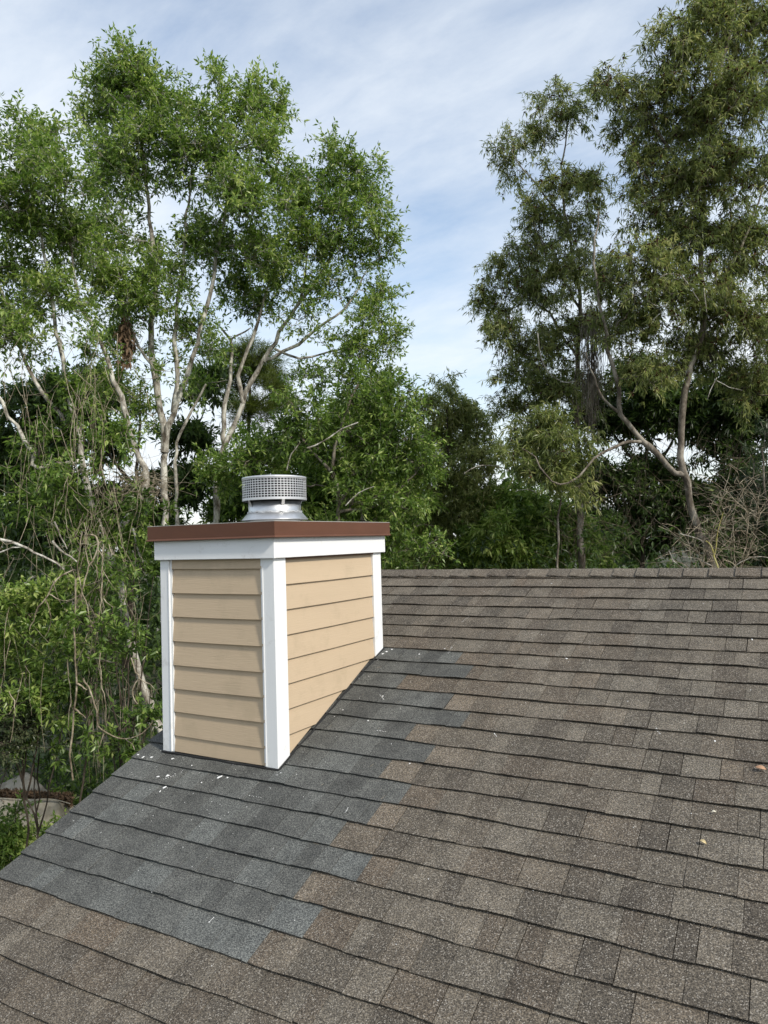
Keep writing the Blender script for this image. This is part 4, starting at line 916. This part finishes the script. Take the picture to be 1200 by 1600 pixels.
# brown twiggy brush right of centre
ln = []
for i in range(520):
    x = rv.uniform(870, 1210); y = rv.uniform(700, 890) if x > 900 else rv.uniform(780, 890); d = rv.uniform(13.2, 15.5); L = rv.uniform(20, 80); a = rv.normal(-1.57, 0.8)
    ln.append(px_line([(x, y), (x+L*0.5*math.cos(a)+rv.normal(0, 5), y+L*0.5*math.sin(a)), (x+L*math.cos(a), y+L*math.sin(a)+rv.uniform(0, 12))], d, rv.uniform(0.003, 0.006), 0.002, rv, 0.01, 0.25))
v_, f_ = tubes(ln, 3); mesh('twiggy_brush', v_, f_, M['twig_dark'], kind='stuff')
# bare bush at the right, one thing
bb = empty('bare_bush', P(1125, 1010, 11.4)*np.array([1, 1, 0]), label='leafless pale brush sticking up behind the ridge at right', cat='bush')
stems = [([(1128, 1080), (1122, 950), (1115, 890), (1112, 840), (1125, 790), (1140, 760)], 0.02), ([(1130, 1080), (1150, 950), (1160, 880), (1168, 820), (1160, 770), (1150, 745)], 0.018), ([(1125, 1080), (1148, 960), (1150, 890), (1145, 830), (1150, 780)], 0.016),
         ([(1128, 1080), (1090, 930), (1080, 880), (1075, 850), (1062, 830)], 0.014), ([(1126, 1080), (1140, 940), (1175, 850), (1185, 800), (1178, 770)], 0.014), ([(1124, 1080), (1105, 930), (1100, 870), (1130, 820), (1150, 790)], 0.012)]
alln = []
for pts, r_ in stems:
    l = px_line(pts, 11.4, r_, 0.005, rv, 0.01); alln.append(l[0]); v, f = tubes([l], 6); mesh('stem', v, f, M['vine'], bb, smooth=True)
ln = []
for i in range(420):
    s_ = alln[rv.integers(len(alln))]; k = int(rv.uniform(0.3, 1)*(len(s_)-1)); p0 = s_[k]; p0 = np.array(p0)
    dvec = rv.normal(0, 1, 3)*np.array([1, 1, 0.7])+np.array([0, 0, 0.7]); dvec /= np.linalg.norm(dvec); L = rv.uniform(0.15, 0.75)
    q = p0+dvec*L*0.5+rv.normal(0, 0.05, 3); e = p0+dvec*L+np.array([0, 0, -0.15*L])+rv.normal(0, 0.08, 3)
    ln.append((smooth_path([p0, q, e], 0.08, 0.006, rv), 0.0035))
v_, f_ = tubes(ln, 3); mesh('twigs', v_, f_, M['vine'], bb, kind='stuff')
dead('yellow mossy stem rising over the ridge below the forked trunk', 11.2, [([(1130, 1050), (1126, 930), (1122, 888), (1116, 870), (1111, 853), (1103, 845)], 0.03, 0.014), ([(1116, 868), (1122, 830), (1130, 800)], 0.012, 0.007)], mat='yellow_stem', name='mossy_stem', cat='stem')
dead('white bare branch lying above the ridge caps at right', 11.3, [([(1170, 872), (1185, 870), (1200, 871), (1230, 868)], 0.008, 0.008), ([(1145, 888), (1158, 878), (1172, 872)], 0.008, 0.008)])
dead('zigzag pale branch poking over the ridge left of the mossy stem', 11.3, [([(1078, 893), (1062, 884), (1052, 876), (1045, 860)], 0.012, 0.007), ([(1062, 834), (1085, 840), (1100, 848)], 0.008, 0.010), ([(1066, 870), (1090, 873), (1112, 884)], 0.008, 0.008)])

# brown withered leaf bundle in the left tree
rng = np.random.default_rng(195); C = P(197, 533, 12.0)+rng.normal(0, 1, (70, 3))*np.array([0.06, 0.06, 0.17])
V, Fq, tn = leaves(C, np.tile([0, 0, -1.0], (70, 1)), 5, 0.12, 0.05, rng, droop=0.9, tone=np.full(70, 0.7))
mesh('withered_leaves', V, Fq, M['litter'], attrs=dict(tone=tn), loc=P(197, 533, 12.0), label='hanging bundle of withered brown leaves in the left tree', cat='dead leaves')

# tarp-covered pile at the lower left
tp = empty('covered_pile', P(50, 1290, 14.4)*np.array([1, 1, 0]), label='low pile under weathered beige canvas, brown leaves gathered on top', cat='tarp')
def sheet(name, quad, nx, ny, amp, seed, mat, thick=0.012):
    r_ = np.random.default_rng(seed); q = [np.array(p) for p in quad]; V = []
    for j in range(ny+1):
        for i in range(nx+1):
            a, b = i/nx, j/ny; p = q[0]*(1-a)*(1-b)+q[1]*a*(1-b)+q[2]*a*b+q[3]*(1-a)*b
            p = p+np.array([0.4, -0.4, 0.8])*amp*(math.sin(a*7+seed)+math.sin(b*5+a*4+seed*2))*0.5+r_.normal(0, amp*0.12, 3); V.append(p)
    f = [(j*(nx+1)+i, j*(nx+1)+i+1, (j+1)*(nx+1)+i+1, (j+1)*(nx+1)+i) for j in range(ny) for i in range(nx)]
    o = mesh(name, V, f, mat, tp, smooth=True); s_ = o.modifiers.new('thick', 'SOLIDIFY'); s_.thickness = thick; return o
sheet('rear_canvas', [P(-60, 1262, 13.5), P(78, 1240, 13.7), P(42, 1206, 14.3), P(-50, 1245, 14.3)], 16, 10, 0.03, 1, M['tarp'])
sheet('front_canvas', [P(-60, 1345, 12.7), P(93, 1345, 12.7), P(92, 1252, 12.9), P(-60, 1240, 13.0)], 18, 8, 0.03, 2, M['tarp'])
sheet('side_canvas', [P(93, 1345, 12.7), P(125, 1325, 13.3), P(118, 1262, 13.4), P(92, 1252, 12.9)], 8, 8, 0.02, 3, M['tarp'])
sheet('top_canvas', [P(-60, 1243, 13.0), P(92, 1254, 12.9), P(120, 1258, 13.8), P(-20, 1250, 14.0)], 16, 8, 0.02, 4, M['tarp'])
fold = px_line([(30, 1262), (45, 1253), (62, 1249), (85, 1249), (110, 1256)], 12.85, 0.018, 0.014, rv, 0.004); v, f = tubes([fold], 6); mesh('folded_hem', v, f, M['tarp'], tp, smooth=True)
rng = np.random.default_rng(197); n = 1000; a = rng.uniform(0, 1, n); xx = -10+a*122; C = np.array([P(x, 1243+rng.uniform(-7, 9)+0.06*x, 13.35+rng.uniform(-0.35, 0.4)) for x in xx])
V, Fq, tn = leaves(C, np.tile([0, 0, 1.0], (n, 1)), 3, 0.075, 0.045, rng, droop=0.2, tone=np.full(n, 0.5), tvar=0.3)
mesh('leaf_litter', V, Fq, M['litter'], tp, attrs=dict(tone=tn), kind='stuff')
print('leaf tris', NTRI)
